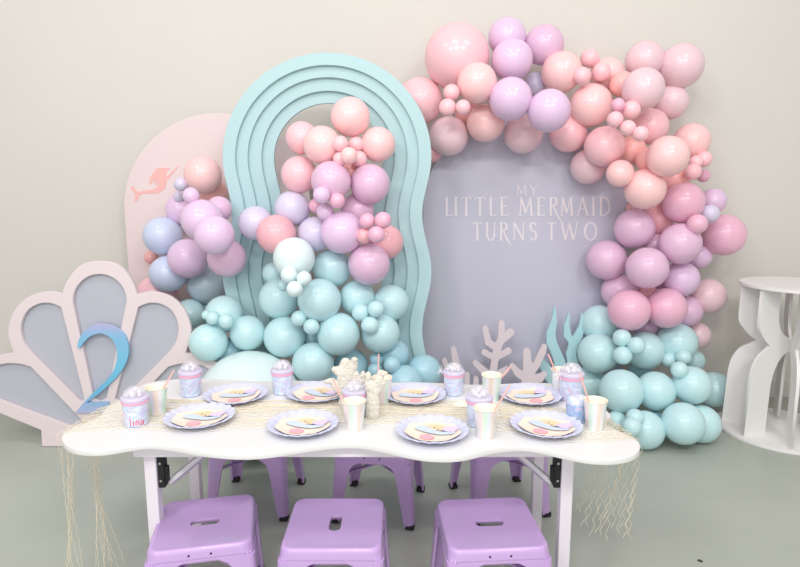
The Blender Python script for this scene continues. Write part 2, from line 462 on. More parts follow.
rp.color_ramp.elements[0].color = (*lin((184, 184, 220)), 1); rp.color_ramp.elements[-1].color = (*lin((186, 182, 222)), 1)
nt.links.new(tcn.outputs['Object'], sp.inputs[0]); nt.links.new(sp.outputs['Z'], mr.inputs['Value']); nt.links.new(mr.outputs['Result'], rp.inputs['Fac']); nt.links.new(rp.outputs['Color'], nt.nodes['Principled BSDF'].inputs['Base Color'])
panel('number_two', [[(60+q[0]/k4, 310+q[1]/k4) for q in lp]], Y-.016, .016, m_two, t, .001, label='shiny blue and lilac number 2')

# ------------------------------------------------------------------ coral and seaweed cut-outs
def cutout(name, label, cat, strokes, Yv, m, group, k=1.4):
    xs = [p[0] for s in strokes for p in s]; ys = [p[1] for s in strokes for p in s]
    f0 = strokes_sdf(strokes, k)
    conv = lambda a, b: at_y(430+a/5, 290+b/5, Yv)
    V, Fc = sdf_fill(f0, min(xs)-45, min(ys)-45, max(xs)+45, max(ys)+45, 3.0)
    # trunk runs on down to the floor as a plain foot
    c0 = at_y(430+strokes[0][0][0]/5, 290+strokes[0][0][1]/5, Yv); base = Vector((c0.x, Yv, 0))
    bm = solid_from_fill(V, Fc, lambda a, b: (lambda P: Vector((P.x, P.y, max(P.z, .0005)))-base)(conv(a, b)), (0, 1, 0), .014)
    o = obj(name, bm, m, None, 35); o.location = base
    return tag(o, label, cat, group)
def ext(x, y0, Yv):  # zoom-y of the floor under a stroke start
    P = at_y(430+x/5, 290+y0/5, Yv); d = Vector((P.x, Yv, .02))-CAM; kk = d.dot(FW)
    return ((W/2+F*d.dot(RT)/kk-430)*5, (H/2-F*d.dot(UP)/kk-290)*5)
Yc = 3.31
f1 = ext(300, 480, Yc)
cutout('coral_cutout', 'tallest mauve pink branching coral cutout in front of the lilac board', 'coral cutout',
  [[(f1[0], f1[1], 30), (300, 490, 24), (315, 430, 20), (320, 380, 17), (335, 300, 19), (358, 240, 18), (358, 166, 15)], [(338, 292, 17), (292, 262, 17), (276, 192, 14)], [(350, 262, 15), (400, 214, 19), (404, 212, 18)],
   [(322, 338, 14), (272, 312, 15)], [(326, 342, 14), (394, 304, 15)], [(312, 440, 18), (262, 398, 16), (226, 364, 13)], [(316, 440, 18), (385, 398, 16)]], Yc, m_coral, 'coral cutouts')
Yc = 3.257
f2 = ext(490, 480, Yc)
cutout('coral_cutout', 'mauve pink coral cutout with two broad upright arms beside the aqua seaweed', 'coral cutout',
  [[(f2[0], f2[1], 32), (490, 480, 34), (490, 420, 26), (488, 370, 22), (484, 310, 19)], [(495, 420, 24), (535, 370, 18), (562, 310, 17), (572, 284, 13)], [(480, 440, 22), (440, 415, 18), (412, 380, 13)], [(510, 450, 24), (550, 440, 20), (574, 420, 12)]], Yc, m_coral, 'coral cutouts')
Yc = 3.29
f3 = ext(120, 480, Yc)
cutout('coral_cutout', 'small mauve pink coral cutout standing beside the foot of the aqua arch', 'coral cutout',
  [[(f3[0], f3[1], 30), (125, 470, 26), (132, 400, 20), (128, 350, 17), (118, 294, 13)], [(122, 440, 16), (88, 400, 14), (72, 352, 12)], [(130, 490, 16), (185, 480, 14), (186, 424, 13)]], Yc, m_coral, 'coral cutouts')
f3b = ext(228, 480, Yc)
cutout('coral_cutout', 'tiny mauve pink coral stub low between two larger corals', 'coral cutout', [[(f3b[0], f3b[1], 18), (228, 490, 16), (230, 444, 12)]], Yc, m_coral, 'coral cutouts')
Yc = 3.345
f4 = ext(640, 420, Yc)
cutout('seaweed_cutout', 'tall aqua wavy seaweed blade cutout beside the pink coral', 'seaweed cutout',
  [[(f4[0], f4[1], 40), (625, 470, 36), (648, 400, 28), (650, 360, 26), (630, 310, 24), (608, 260, 25), (605, 220, 22), (620, 160, 14), (624, 110, 7), (622, 84, 2)], [(600, 430, 30), (572, 380, 22), (560, 350, 10)]], Yc, m_weed, 'seaweed cutouts')
Yc = 3.33
f5 = ext(735, 420, Yc)
cutout('seaweed_cutout', 'aqua forked seaweed cutout half hidden by the aqua balloons', 'seaweed cutout',
  [[(f5[0], f5[1], 36), (735, 420, 36), (715, 370, 26), (706, 320, 24), (716, 275, 22), (742, 230, 20), (762, 180, 16), (762, 140, 8), (758, 118, 3)], [(712, 262, 16), (688, 225, 18), (684, 180, 13), (692, 140, 7), (694, 116, 3)]], Yc, m_weed, 'seaweed cutouts')

# ------------------------------------------------------------------ balloons
def balloon_mesh():
    bm = bmesh.new(); prof = []
    n = 22
    for i in range(n+1):
        a = PI*i/n                      # 0 = crown, PI = neck
        r = math.sin(a); z = math.cos(a)
        if a > PI/2:                    # slight pear towards the neck
            u = (a-PI/2)/(PI/2); z *= 1+.10*u*u; r *= 1-.05*u*u
        prof.append((0 if i in (0, n) else r, z))
    prof[-1] = (.03, prof[-1][1]); prof += [(.035, -1.15), (.07, -1.17), (0, -1.18)]
    lathe(bm, prof, 40)
    bmesh.ops.recalc_face_normals(bm, faces=bm.faces)
    me = bpy.data.meshes.new('balloon'); bm.to_mesh(me); bm.free(); me.shade_smooth()
    me.materials.append(None)
    return me
BALLOON = balloon_mesh()
LATEX = {}
def latex(key, rgb):
    m = mat('latex_'+key, rgb, .24, spec=.5, sss=.15)
    LATEX[key] = m
for key, rgb in dict(a=(198, 231, 235), A=(226, 243, 243), t=(174, 214, 226), p=(253, 206, 206), P=(251, 199, 206), d=(236, 204, 212), c=(247, 186, 182), v=(229, 199, 229), o=(227, 190, 217), r=(236, 184, 206), b=(206, 216, 240), l=(216, 209, 232), g=(200, 195, 218), k=(240, 182, 190), m=(192, 210, 222)).items():  # coral: warm glow between pink balloons put into some gap balloons' colour
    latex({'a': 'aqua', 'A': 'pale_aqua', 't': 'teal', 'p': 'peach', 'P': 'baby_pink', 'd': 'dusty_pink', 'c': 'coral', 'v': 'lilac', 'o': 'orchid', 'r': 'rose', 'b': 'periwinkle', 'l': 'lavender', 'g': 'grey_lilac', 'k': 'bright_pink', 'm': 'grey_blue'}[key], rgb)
    LATEX[key] = list(LATEX.values())[-1]

# layer (0 = deepest), image column, row and radius of the measured balloon, colour key, what sets it apart
LEFT = [
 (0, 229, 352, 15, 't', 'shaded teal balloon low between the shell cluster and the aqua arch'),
 (0, 151, 257, 7, 'c', 'sliver of coral balloon behind the periwinkle balloons, beside the blush board'),
 (0, 157, 294, 20, 'P', 'baby pink balloon peeking over the shoulder of the shell board'),
 (0, 211, 193, 16, 'c', 'coral balloon tucked under the top peach balloon beside the aqua arch'),
 (0, 181, 210, 15.5, 'v', 'lilac balloon half hidden below the tiny trio near the mermaid silhouette'),
 (0, 219, 209, 13, 'o', 'orchid balloon half hidden at the left edge of the aqua arch'),
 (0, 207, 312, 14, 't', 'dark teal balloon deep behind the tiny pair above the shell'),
 (1, 168, 274, 19, 'b', 'lower periwinkle balloon, under the other periwinkle one, above the shell'),
 (1, 207, 285, 20, 'm', 'shaded blue grey balloon under the lilac balloons beside the aqua arch'),
 (1, 190, 314, 15.5, 'a', 'aqua balloon touching the right shoulder of the shell, above a larger aqua one'),
 (1, 224, 314, 19, 'a', 'aqua balloon behind the tiny aqua pair, left of the aqua arch foot'),
 (1, 163, 236, 20, 'b', 'upper periwinkle balloon at the left edge of the shell side cluster'),
 (1, 202, 220, 21, 'v', 'lilac balloon just below the tiny trio in the shell side cluster'),
 (1, 227, 258, 19.5, 'o', 'dusky orchid balloon overlapping the left side of the aqua arch'),
 (2, 203, 175, 19, 'p', 'topmost peach balloon of the shell side cluster, next to the mermaid silhouette'),
 (2, 188, 258.5, 20.5, 'v', 'front lilac balloon at the lower left of the lilac group above the shell'),
 (2, 208.5, 342.5, 19.5, 'a', 'round aqua balloon directly right of the shell edge'),
 (2, 248, 333, 18, 'a', 'aqua balloon above the giant pale balloon, at the arch foot'),
 (3, 214.5, 235, 20, 'v', 'foremost pinkish lilac balloon in the middle of the shell side cluster'),
 (3, 179, 196.5, 5.5, 'l', 'smallest lavender balloon of the tiny trio by the mermaid silhouette'),
 (3, 181, 184.5, 7.2, 'l', 'upper lavender balloon of the tiny trio by the mermaid silhouette'),
 (3, 191, 195.5, 8.4, 'v', 'lower right lilac balloon of the tiny trio by the mermaid silhouette'),
 (3, 206.5, 315, 5, 'a', 'pea sized aqua balloon left of the tiny aqua pair above the shell'),
 (3, 213, 318, 7, 'a', 'left balloon of the tiny aqua pair right of the shell'),
 (3, 226, 321, 7.5, 'a', 'right balloon of the tiny aqua pair right of the shell'),
 (3, 250, 404, 54, 'A', 'giant pale aqua balloon resting on the floor behind the table'),
]
MIDDLE = [
 (0, 350, 173, 13, 'c', 'coral balloon, gap glow put into its colour, deep between the pink and orchid balloons of the arch'),
 (0, 302, 138, 16.5, 'P', 'pink balloon at the back left of the pink top within the arch opening'),
 (0, 357.5, 210, 17, 'o', 'shaded orchid balloon behind the foremost lilac one on the arch'),
 (0, 273, 273, 11, 'a', 'pale aqua balloon peeking out left behind the upper aqua balloon of the arch'),
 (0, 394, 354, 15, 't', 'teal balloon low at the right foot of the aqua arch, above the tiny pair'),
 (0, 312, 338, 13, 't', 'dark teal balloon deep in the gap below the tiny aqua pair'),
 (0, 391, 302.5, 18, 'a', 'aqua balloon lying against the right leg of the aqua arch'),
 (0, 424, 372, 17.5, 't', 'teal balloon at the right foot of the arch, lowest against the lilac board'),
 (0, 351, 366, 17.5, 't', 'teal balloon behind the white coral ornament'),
 (1, 292.5, 208.5, 18, 'l', 'lavender blue balloon at the left middle of the arch, above the peach pink one'),
 (1, 315, 234, 17.5, 'l', 'lavender balloon between the peach pink and the foremost lilac balloon'),
 (1, 256, 223, 17.5, 'l', 'leftmost lavender balloon of the arch cluster, beside the peach pink one'),
 (1, 386, 242, 17.5, 'k', 'bright pink balloon at the right edge of the arch cluster'),
 (1, 299.5, 174.6, 18.5, 'P', 'pink balloon at the left of the pink top, lowest of that side'),
 (1, 332, 268, 19.5, 'a', 'aqua balloon behind the upper aqua pair, below the foremost lilac balloon'),
 (1, 357, 298, 18, 'a', 'shaded aqua balloon behind the tiny mint cluster at right of the arch'),
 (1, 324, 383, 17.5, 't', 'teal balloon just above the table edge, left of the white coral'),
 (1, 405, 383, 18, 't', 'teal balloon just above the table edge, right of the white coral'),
 (1, 378, 144.5, 17.5, 'p', 'peach pink balloon at the right of the pink top of the arch'),
 (1, 322, 145, 19, 'p', 'peach pink balloon left of the tiny pink cluster in the pink top'),
 (2, 350.5, 117, 19.8, 'p', 'topmost peach balloon inside the opening of the aqua arch'),
 (2, 331, 181, 20, 'o', 'orchid balloon below the pink top, left of its twin'),
 (2, 370, 184, 20, 'o', 'orchid balloon below the pink top, right of its twin'),
 (2, 276.5, 234.5, 20, 'k', 'peach coral balloon at the left, right of the leftmost lavender balloon'),
 (2, 294, 258, 21, 'A', 'pale aqua balloon at the top of the aqua part of the arch cluster'),
 (2, 369, 264, 21, 'o', 'lilac pink balloon at the lower right, hanging over the aqua balloons'),
 (2, 279, 298.5, 20.5, 'a', 'large aqua balloon leftmost of the arch cluster, below the tiny aqua four'),
 (2, 284.5, 337, 21, 'a', 'aqua balloon left of the tiny pair, directly above the giant pale balloon'),
 (2, 380, 333, 19.8, 'a', 'aqua balloon below the tiny mint cluster at the right of the arch'),
 (2, 313, 363, 21, 'a', 'aqua balloon low behind the table, right of the giant pale balloon'),
 (2, 338.5, 334, 21.5, 'a', 'glossy aqua balloon in the lower middle of the arch cluster with bright highlights'),
 (3, 342, 232.5, 21.3, 'v', 'foremost lilac balloon in the middle of the arch cluster'),
 (3, 319.5, 300, 21.8, 'a', 'foremost aqua balloon in the centre of the aqua part of the arch'),
 (4, 340, 159, 7, 'P', 'lower left balloon of the tiny pink cluster in the arch top'),
 (4, 340.3, 143.8, 8, 'P', 'upper left balloon of the tiny pink cluster in the arch top'),
 (4, 356, 144.5, 8, 'P', 'upper right balloon of the tiny pink cluster in the arch top'),
 (4, 359, 159, 8, 'P', 'lower right balloon of the tiny pink cluster in the arch top'),
 (5, 349, 155.5, 8.5, 'p', 'central foremost balloon of the tiny pink cluster in the arch top'),
 (4, 316, 206, 7.5, 'r', 'left pink balloon of the tiny mixed cluster above the lavender balloons'),
 (4, 321.6, 195, 8.6, 'v', 'top lilac balloon of the tiny mixed cluster beside the left orchid balloon'),
 (4, 337, 200.6, 8, 'r', 'right pink balloon of the tiny mixed cluster beside the left orchid balloon'),
 (5, 325, 211.7, 8.6, 'v', 'bottom lilac balloon of the tiny mixed cluster above the foremost lilac balloon'),
 (4, 364, 236, 8, 'k', 'hidden pink balloon at the left of the tiny rose trio'),
 (4, 367.3, 221, 8, 'r', 'upper left balloon of the tiny rose trio at right of the arch'),
 (4, 383, 220.3, 8.5, 'r', 'upper right balloon of the tiny rose trio at right of the arch'),
 (5, 376.5, 234.6, 8.5, 'r', 'lower balloon of the tiny rose trio at right of the arch'),
 (4, 283, 285, 6, 'a', 'left hidden balloon of the tiny aqua four between two large aqua ones'),
 (4, 289, 274.6, 8.6, 'A', 'top balloon of the tiny aqua four on the arch cluster'),
 (4, 304, 278.4, 7.5, 'A', 'right balloon of the tiny aqua four on the arch cluster'),
 (5, 294.6, 289, 8.3, 'A', 'bottom balloon of the tiny aqua four on the arch cluster'),
 (4, 299, 318.4, 8, 'a', 'left balloon of the tiny aqua pair under the foremost aqua balloon'),
 (4, 311.4, 326.7, 8, 'a', 'right balloon of the tiny aqua pair under the foremost aqua balloon'),
 (4, 360.6, 312.4, 9, 'a', 'left balloon of the tiny mint trio at the lower right of the arch'),
 (4, 376, 309, 8.5, 'a', 'right upper balloon of the tiny mint trio at the lower right of the arch'),
 (5, 370, 325.4, 9, 'a', 'bottom balloon of the tiny mint trio at the lower right of the arch'),
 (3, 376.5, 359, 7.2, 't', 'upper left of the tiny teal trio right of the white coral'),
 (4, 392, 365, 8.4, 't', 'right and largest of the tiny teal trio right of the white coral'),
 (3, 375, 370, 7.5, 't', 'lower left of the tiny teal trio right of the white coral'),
]
RIGHT = [
 (0, 420, 101, 23, 'P', 'pink balloon at the far left of the garland, tucked behind the aqua arch'),
 (0, 433, 153, 9, 'k', 'sliver of pink balloon behind the right edge of the aqua arch'),
 (0, 468, 113, 13, 'c', 'added coral filler balloon, gap glow put into its colour, behind the tiny pink trio'),  # added filler, its coral stands in for the glow in the gap
 (0, 660, 277, 13, 'o', 'shaded orchid balloon deep behind the central foremost orchid balloon'),
 (0, 535, 84, 12, 'g', 'small grey lilac balloon deep between the lilac balloons of the garland top'),
 (0, 523, 134, 19.7, 'd', 'dusky pink balloon hanging over the lilac board, below two lilac balloons'),
 (0, 507, 37, 19, 'v', 'topmost lilac balloon of the garland, beside the giant pink one'),
 (0, 544, 45, 20, 'o', 'orchid pink balloon at the top of the garland, right of the topmost lilac'),
 (0, 485.5, 123, 19, 'p', 'peach balloon over the lilac board between dusty pink and lilac'),
 (0, 607, 75, 17.5, 'p', 'pink balloon behind the tiny peach trio at the garland top'),
 (0, 622, 84, 13, 'c', 'coral balloon deep behind the pinks left of the dusty pink group'),
 (0, 644.5, 60, 19.5, 'd', 'dusty pink balloon at the top right, left of the outermost one'),
 (0, 670.5, 102, 18, 'd', 'dusty pink balloon low in the upper right group, below the outermost one'),
 (0, 650, 126.5, 18.5, 'P', 'pink balloon right of the tiny mid garland cluster'),
 (0, 631, 150, 15, 'c', 'shaded coral pink balloon behind the mid garland, below the tiny cluster'),
 (0, 588, 166.5, 18, 'd', 'dusky pink balloon hanging over the lilac board at upper right'),
 (0, 648, 160, 13, 'c', 'coral balloon, gap glow put into its colour, above the lower peach balloon'),
 (0, 672, 180, 18, 'c', 'coral balloon, shaded glow put into its colour, beneath the right peach balloon'),
 (0, 691.5, 141.6, 19, 'p', 'pale peach balloon at the right edge of the garland'),
 (0, 704, 159, 8.5, 'P', 'small pink balloon at the far right behind the tiny pink trio'),
 (0, 657, 219, 17, 'k', 'shaded rose balloon between the two upper orchid balloons'),
 (0, 655, 244, 11, 'o', 'deep orchid balloon almost hidden in the middle of the orchid group'),
 (0, 713, 201, 13.5, 'v', 'lilac balloon behind the tiny lavender pair at the right edge'),
 (0, 699, 256, 13, 'v', 'lilac balloon peeking out below the outermost orchid balloon'),
 (0, 634, 208, 8, 'c', 'sliver of red coral balloon at the edge of the lilac board'),
 (0, 708, 296, 18.5, 'd', 'dusty pink balloon at the right edge near the white plinth'),
 (0, 697, 335, 14, 'd', 'dusty rose balloon low at the right edge above the aqua balloons'),
 (0, 687, 311, 16, 'o', 'orchid balloon behind and right of the lower orchid pair'),
 (0, 646, 327, 14, 'o', 'shaded orchid balloon between the orchid pair and the aqua balloons'),
 (0, 619.5, 291, 18.5, 'o', 'orchid balloon at the left below the leftmost orchid one'),
 (0, 648, 296, 12, 'k', 'dark rose balloon in the deep gap amid the lower orchid balloons'),
 (0, 694, 360, 11, 'a', 'aqua balloon peeking out behind the upper right tiny trio'),
 (0, 599.5, 323.5, 19, 'a', 'aqua balloon top left of the aqua foot, beside the seaweed'),
 (0, 588, 384, 18.5, 'a', 'aqua balloon at the left of the aqua foot, behind the tumblers'),
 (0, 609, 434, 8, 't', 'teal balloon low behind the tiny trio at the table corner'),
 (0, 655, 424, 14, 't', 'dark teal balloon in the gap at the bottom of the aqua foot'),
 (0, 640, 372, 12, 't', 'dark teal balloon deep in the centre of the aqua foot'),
 (0, 714, 389.5, 18.8, 'a', 'rightmost aqua balloon beside the white plinth'),
 (0, 701, 424, 20, 'a', 'aqua balloon on the floor behind the lowest right one'),
 (1, 457, 57, 32.5, 'P', 'giant baby pink balloon at the top left of the garland'),
 (1, 448.5, 136, 19.8, 'd', 'dusty pink balloon at the lower left of the garland beside the arch'),
 (1, 561.5, 72, 20.5, 'p', 'peach balloon left of the tiny peach trio at the garland top'),
 (1, 568.5, 133.5, 19, 'P', 'pink balloon right below the right lilac balloon over the board'),
 (1, 681, 66, 22.8, 'd', 'outermost dusty pink balloon at the top right of the garland'),
 (1, 681, 279, 18.5, 'v', 'shaded lilac orchid balloon right of the central orchid balloon'),
 (1, 634.5, 228.5, 20.5, 'o', 'orchid balloon right of the lettering, upper left of the orchid group'),
 (1, 606.5, 260, 20.5, 'o', 'leftmost orchid balloon over the lilac board'),
 (1, 683, 203, 21.5, 'r', 'rose pink balloon at the top of the orchid group'),
 (1, 724, 235, 22, 'r', 'outermost rose balloon, farthest right of the orchid group'),
 (1, 676.5, 342.5, 21, 'a', 'aqua balloon at the upper right of the aqua foot'),
 (1, 645, 350.5, 19.8, 'a', 'aqua balloon right of the left tiny trio in the aqua foot'),
 (1, 655.5, 391, 20.3, 'a', 'aqua balloon in the centre of the foot, right of the largest front one'),
 (1, 691.5, 385, 20, 'a', 'pale aqua balloon below the right tiny trio'),
 (1, 645, 430, 20, 'a', 'aqua balloon at the bottom near the table corner'),
 (2, 477, 83, 20, 'p', 'peach balloon right of the tiny pink trio, in front of the giant one'),
 (2, 512, 60, 20.7, 'v', 'lilac balloon below the topmost lilac of the garland'),
 (2, 643, 89, 21.5, 'd', 'foremost dusty pink balloon of the upper right group'),
 (2, 645, 189, 21, 'p', 'lowest peach balloon of the garland, above the orchid group'),
 (2, 604.5, 146.5, 20.6, 'P', 'pink balloon in the middle of the garland above the lone small one'),
 (2, 667.5, 156.5, 21.5, 'p', 'bright peach balloon left of the right edge, above coral shade'),
 (2, 680, 243.7, 21.5, 'o', 'orchid balloon between the central one and the outermost rose one'),
 (2, 666, 308, 21, 'r', 'lower right balloon of the rose pair above the aqua foot'),
 (2, 598, 353, 20.5, 'a', 'aqua balloon left of the left tiny trio in the foot'),
 (2, 683, 423.5, 22, 'a', 'lowest aqua balloon at right, resting on the floor'),
 (3, 510.5, 99, 21.5, 'v', 'left foremost lilac balloon over the top edge of the lilac board'),
 (3, 549, 110.7, 21.5, 'v', 'right foremost lilac balloon over the top edge of the lilac board'),
 (3, 591, 105, 21.5, 'p', 'bright peach balloon below the tiny peach trio'),
 (3, 647, 268, 21.5, 'o', 'central foremost orchid balloon of the orchid group'),
 (3, 629, 310, 21.6, 'r', 'lower left balloon of the rose pair above the aqua foot'),
 (3, 621.5, 391, 22.3, 'a', 'largest front aqua balloon in the foot, near the table corner'),
 (3, 620, 173.5, 14, 'p', 'lone small peach balloon under the mid garland pinks'),
 (4, 451.5, 92.4, 8.2, 'P', 'top balloon of the tiny pink trio below the giant pink balloon'),
 (4, 447.5, 107.4, 8.7, 'P', 'left balloon of the tiny pink trio below the giant pink balloon'),
 (4, 463, 107.3, 7.6, 'P', 'right balloon of the tiny pink trio below the giant pink balloon'),
 (4, 589.8, 58.5, 9.5, 'P', 'top balloon of the tiny peach trio at the garland top'),
 (4, 582, 76, 9, 'P', 'left balloon of the tiny peach trio at the garland top'),
 (4, 601.5, 72, 9.5, 'P', 'right balloon of the tiny peach trio at the garland top'),
 (4, 631, 110, 9.6, 'P', 'largest upper balloon of the tiny mid garland cluster of five'),
 (4, 618, 105, 7, 'r', 'small rose balloon top left in the tiny mid garland cluster of five'),
 (4, 615, 119.5, 8.3, 'P', 'left balloon of the tiny mid garland cluster of five'),
 (4, 628, 128, 8, 'P', 'lower balloon of the tiny mid garland cluster of five'),
 (4, 640.5, 133.8, 8, 'P', 'lower right balloon of the tiny mid garland cluster of five'),
 (4, 696, 162, 7, 'P', 'upper balloon of the tiny pink trio at the right edge'),
 (5, 693, 171.6, 8.5, 'P', 'left foremost balloon of the tiny pink trio at the right edge'),
 (4, 703.5, 175.5, 7, 'r', 'right balloon of the tiny pink trio at the right edge'),
 (4, 710, 213.7, 9.7, 'l', 'lavender balloon of the tiny pair on the rose balloons'),
 (4, 697.4, 224, 10.4, 'r', 'rose balloon of the tiny pair on the rose balloons'),
 (4, 622, 338, 9.3, 'a', 'top balloon of the left tiny mint trio in the aqua foot'),
 (4, 622.7, 355.4, 9.6, 'a', 'bottom balloon of the left tiny mint trio in the aqua foot'),
 (4, 636.5, 345.5, 9, 'a', 'right balloon of the left tiny mint trio in the aqua foot'),
 (4, 668.6, 360, 7.8, 'a', 'left balloon of the right tiny aqua trio in the foot'),
 (4, 683.3, 357, 8, 'a', 'top balloon of the right tiny aqua trio in the foot'),
 (5, 679.4, 369.8, 8.8, 'a', 'bottom balloon of the right tiny aqua trio in the foot'),
 (4, 616.5, 420, 9.5, 'a', 'left balloon of the lowest tiny mint trio beside the table corner'),
 (4, 635, 417.5, 9, 'a', 'upper right balloon of the lowest tiny mint trio beside the table corner'),
 (5, 632, 427, 9.8, 'a', 'foremost balloon of the lowest tiny mint trio beside the table corner'),
]

first_balloon = [None]
def make_balloon(c, rad, key, label, group):
    if first_balloon[0] is None:
        o = bpy.data.objects.new('balloon', BALLOON); COL.objects.link(o); first_balloon[0] = o
    else:
        o = first_balloon[0].copy(); COL.objects.link(o)
    o.location = c; o.scale = (rad,)*3
    # neck points away from the room into the garland, with some scatter
    d = Vector((R.uniform(-.5, .5), 1, R.uniform(-.5, .4))).normalized()
    o.rotation_euler = (-d).to_track_quat('Z', 'Y').to_euler()
    o.material_slots[0].link = 'OBJECT'; o.material_slots[0].material = LATEX[key]
    return tag(o, label, 'balloon', group)
def solve(rows, limit, group, squash=.87):
    placed = []
    rows = sorted(rows, key=lambda q: q[0])
    for (lay, x, y, r, key, label) in rows:
        t = 4.0; d = ray(x, y); ok = False
        while t > 1.7:
            c = CAM + d*t; rad = r/F*t/math.sqrt(1+((x-W/2)/F)**2*.5)
            good = c.y <= limit(x, y) - rad and c.z >= rad*.985
            if good:
                for (c2, r2, x2, y2, p2, t2) in placed:
                    dd = (c-c2).length
                    if dd < squash*(rad+r2): good = False; break
                    pd = math.hypot(x-x2, y-y2)
                    if pd < .97*(r+p2) and t > t2-.02: good = False; break
            if good: ok = True; break
            t -= .005
        if not ok: print('no room for', label, t)
        placed.append((c, rad, x, y, r, t))
        make_balloon(c, rad, key, label, group)
    print(group, len(placed), 'depth', round(min(p[0].y for p in placed), 2), round(max(p[0].y for p in placed), 2))
solve(LEFT, lambda x, y: 3.44 if x < 212 else 3.05, 'balloons of the cluster beside the shell')
solve(MIDDLE, lambda x, y: 3.055, 'balloons spilling over the aqua arch')
solve(RIGHT, lambda x, y: 3.455, 'balloons of the garland over the lilac board')

# ------------------------------------------------------------------ table
TZ = .57
m_white = mat('white_laminate', (230, 229, 229), .32, spec=.4)
m_leg = mat('pale_lilac_white_paint', (232, 226, 234), .45)
m_black = mat('black_metal', (28, 28, 30), .45, metal=.2)
outl = [(62, 440), (68, 446), (80, 449.5), (102, 450), (128, 446), (150, 443.5), (175, 446), (197, 450), (222, 453), (247, 454), (272, 452), (298, 448), (332, 443.5), (358, 443), (383, 447), (404, 452), (425, 455.5), (445, 456.5), (461, 455.5), (476, 452.5), (494, 448), (516, 445.5), (536, 447), (558, 452), (585, 457.5), (607, 459), (626, 457), (637, 452.5), (640, 446), (635, 439), (622, 432), (609, 426), (606, 421), (611, 416), (606, 410), (596, 402), (582, 396), (572, 389), (556, 384), (530, 382.5), (500, 384), (470, 384.5), (440, 383), (410, 382), (380, 383), (350, 382.5), (320, 381), (290, 380.5), (260, 381), (230, 379.5), (200, 378.5), (180, 379), (157, 381), (143, 384.5), (135, 389), (131, 395), (122, 400), (110, 405), (104, 410), (100, 416), (88, 421.5), (74, 427), (64, 433)]
pw = [at_z(x, y, TZ) for x, y in outl]
tc = Vector((-.12, 1.86, 0))
t_table = thing('party_table', 'long white party table with a wavy edged top on folding legs', 'table', tc)
me = slab_mesh([[(p.x-tc.x, p.y-tc.y) for p in catmull([(q.x, q.y, 0) for q in pw], 4)]], .018, .002)
me.transform(Matrix.Translation((0, 0, TZ-.009)))
me.shade_smooth(); me.set_sharp_from_angle(angle=math.radians(35))
link('tabletop', me, m_white, t_table)
fx0, fx1, fy0, fy1 = -.782-tc.x, .575-tc.x, 1.655-tc.y, 2.10-tc.y
bm = bmesh.new(); box(bm, ((fx0+fx1)/2, (fy0+fy1)/2, TZ-.018-.02), (fx1-fx0, fy1-fy0, .0395), bev=.003); obj('apron', bm, m_leg, t_table)
for lx, sgn in ((-.744-tc.x, 1), (.50-tc.x, -1)):
    for ly in (1.695-tc.y, 2.05-tc.y):
        bm = bmesh.new(); box(bm, (lx, ly, .256), (.036, .036, .512), bev=.003)
        l = obj('leg', bm, m_leg, t_table)
    bm = bmesh.new()
    sx = lx+sgn*.028
    box(bm, (sx, 1.70-tc.y, .455), (.02, .03, .11), bev=.003); box(bm, (sx+sgn*.012, 1.70-tc.y,   .44), (.012, .02, .05), bev=.003)
    br = obj('hinge_bracket', bm, m_black, t_table, label='black metal folding hinge bracket')
    bm = bmesh.new()
    for dz in (-.03, .025):
        tube(bm, [(sx, 1.683-tc.y, .455+dz), (sx, 1.6805-tc.y, .455+dz)], .004, 8)
    obj('rivet', bm, mat('steel', (180, 180, 180), .3, metal=.9), br)
    bm = bmesh.new(); a = Vector((sx+sgn*.01, 1.72-tc.y, .40)); b = Vector((sx+sgn*.16, 1.80-tc.y, .512)); tube(bm, [a, b], .012, 6); obj('brace', bm, mat('grey_metal', (190, 188, 194), .4, metal=.3), t_table)

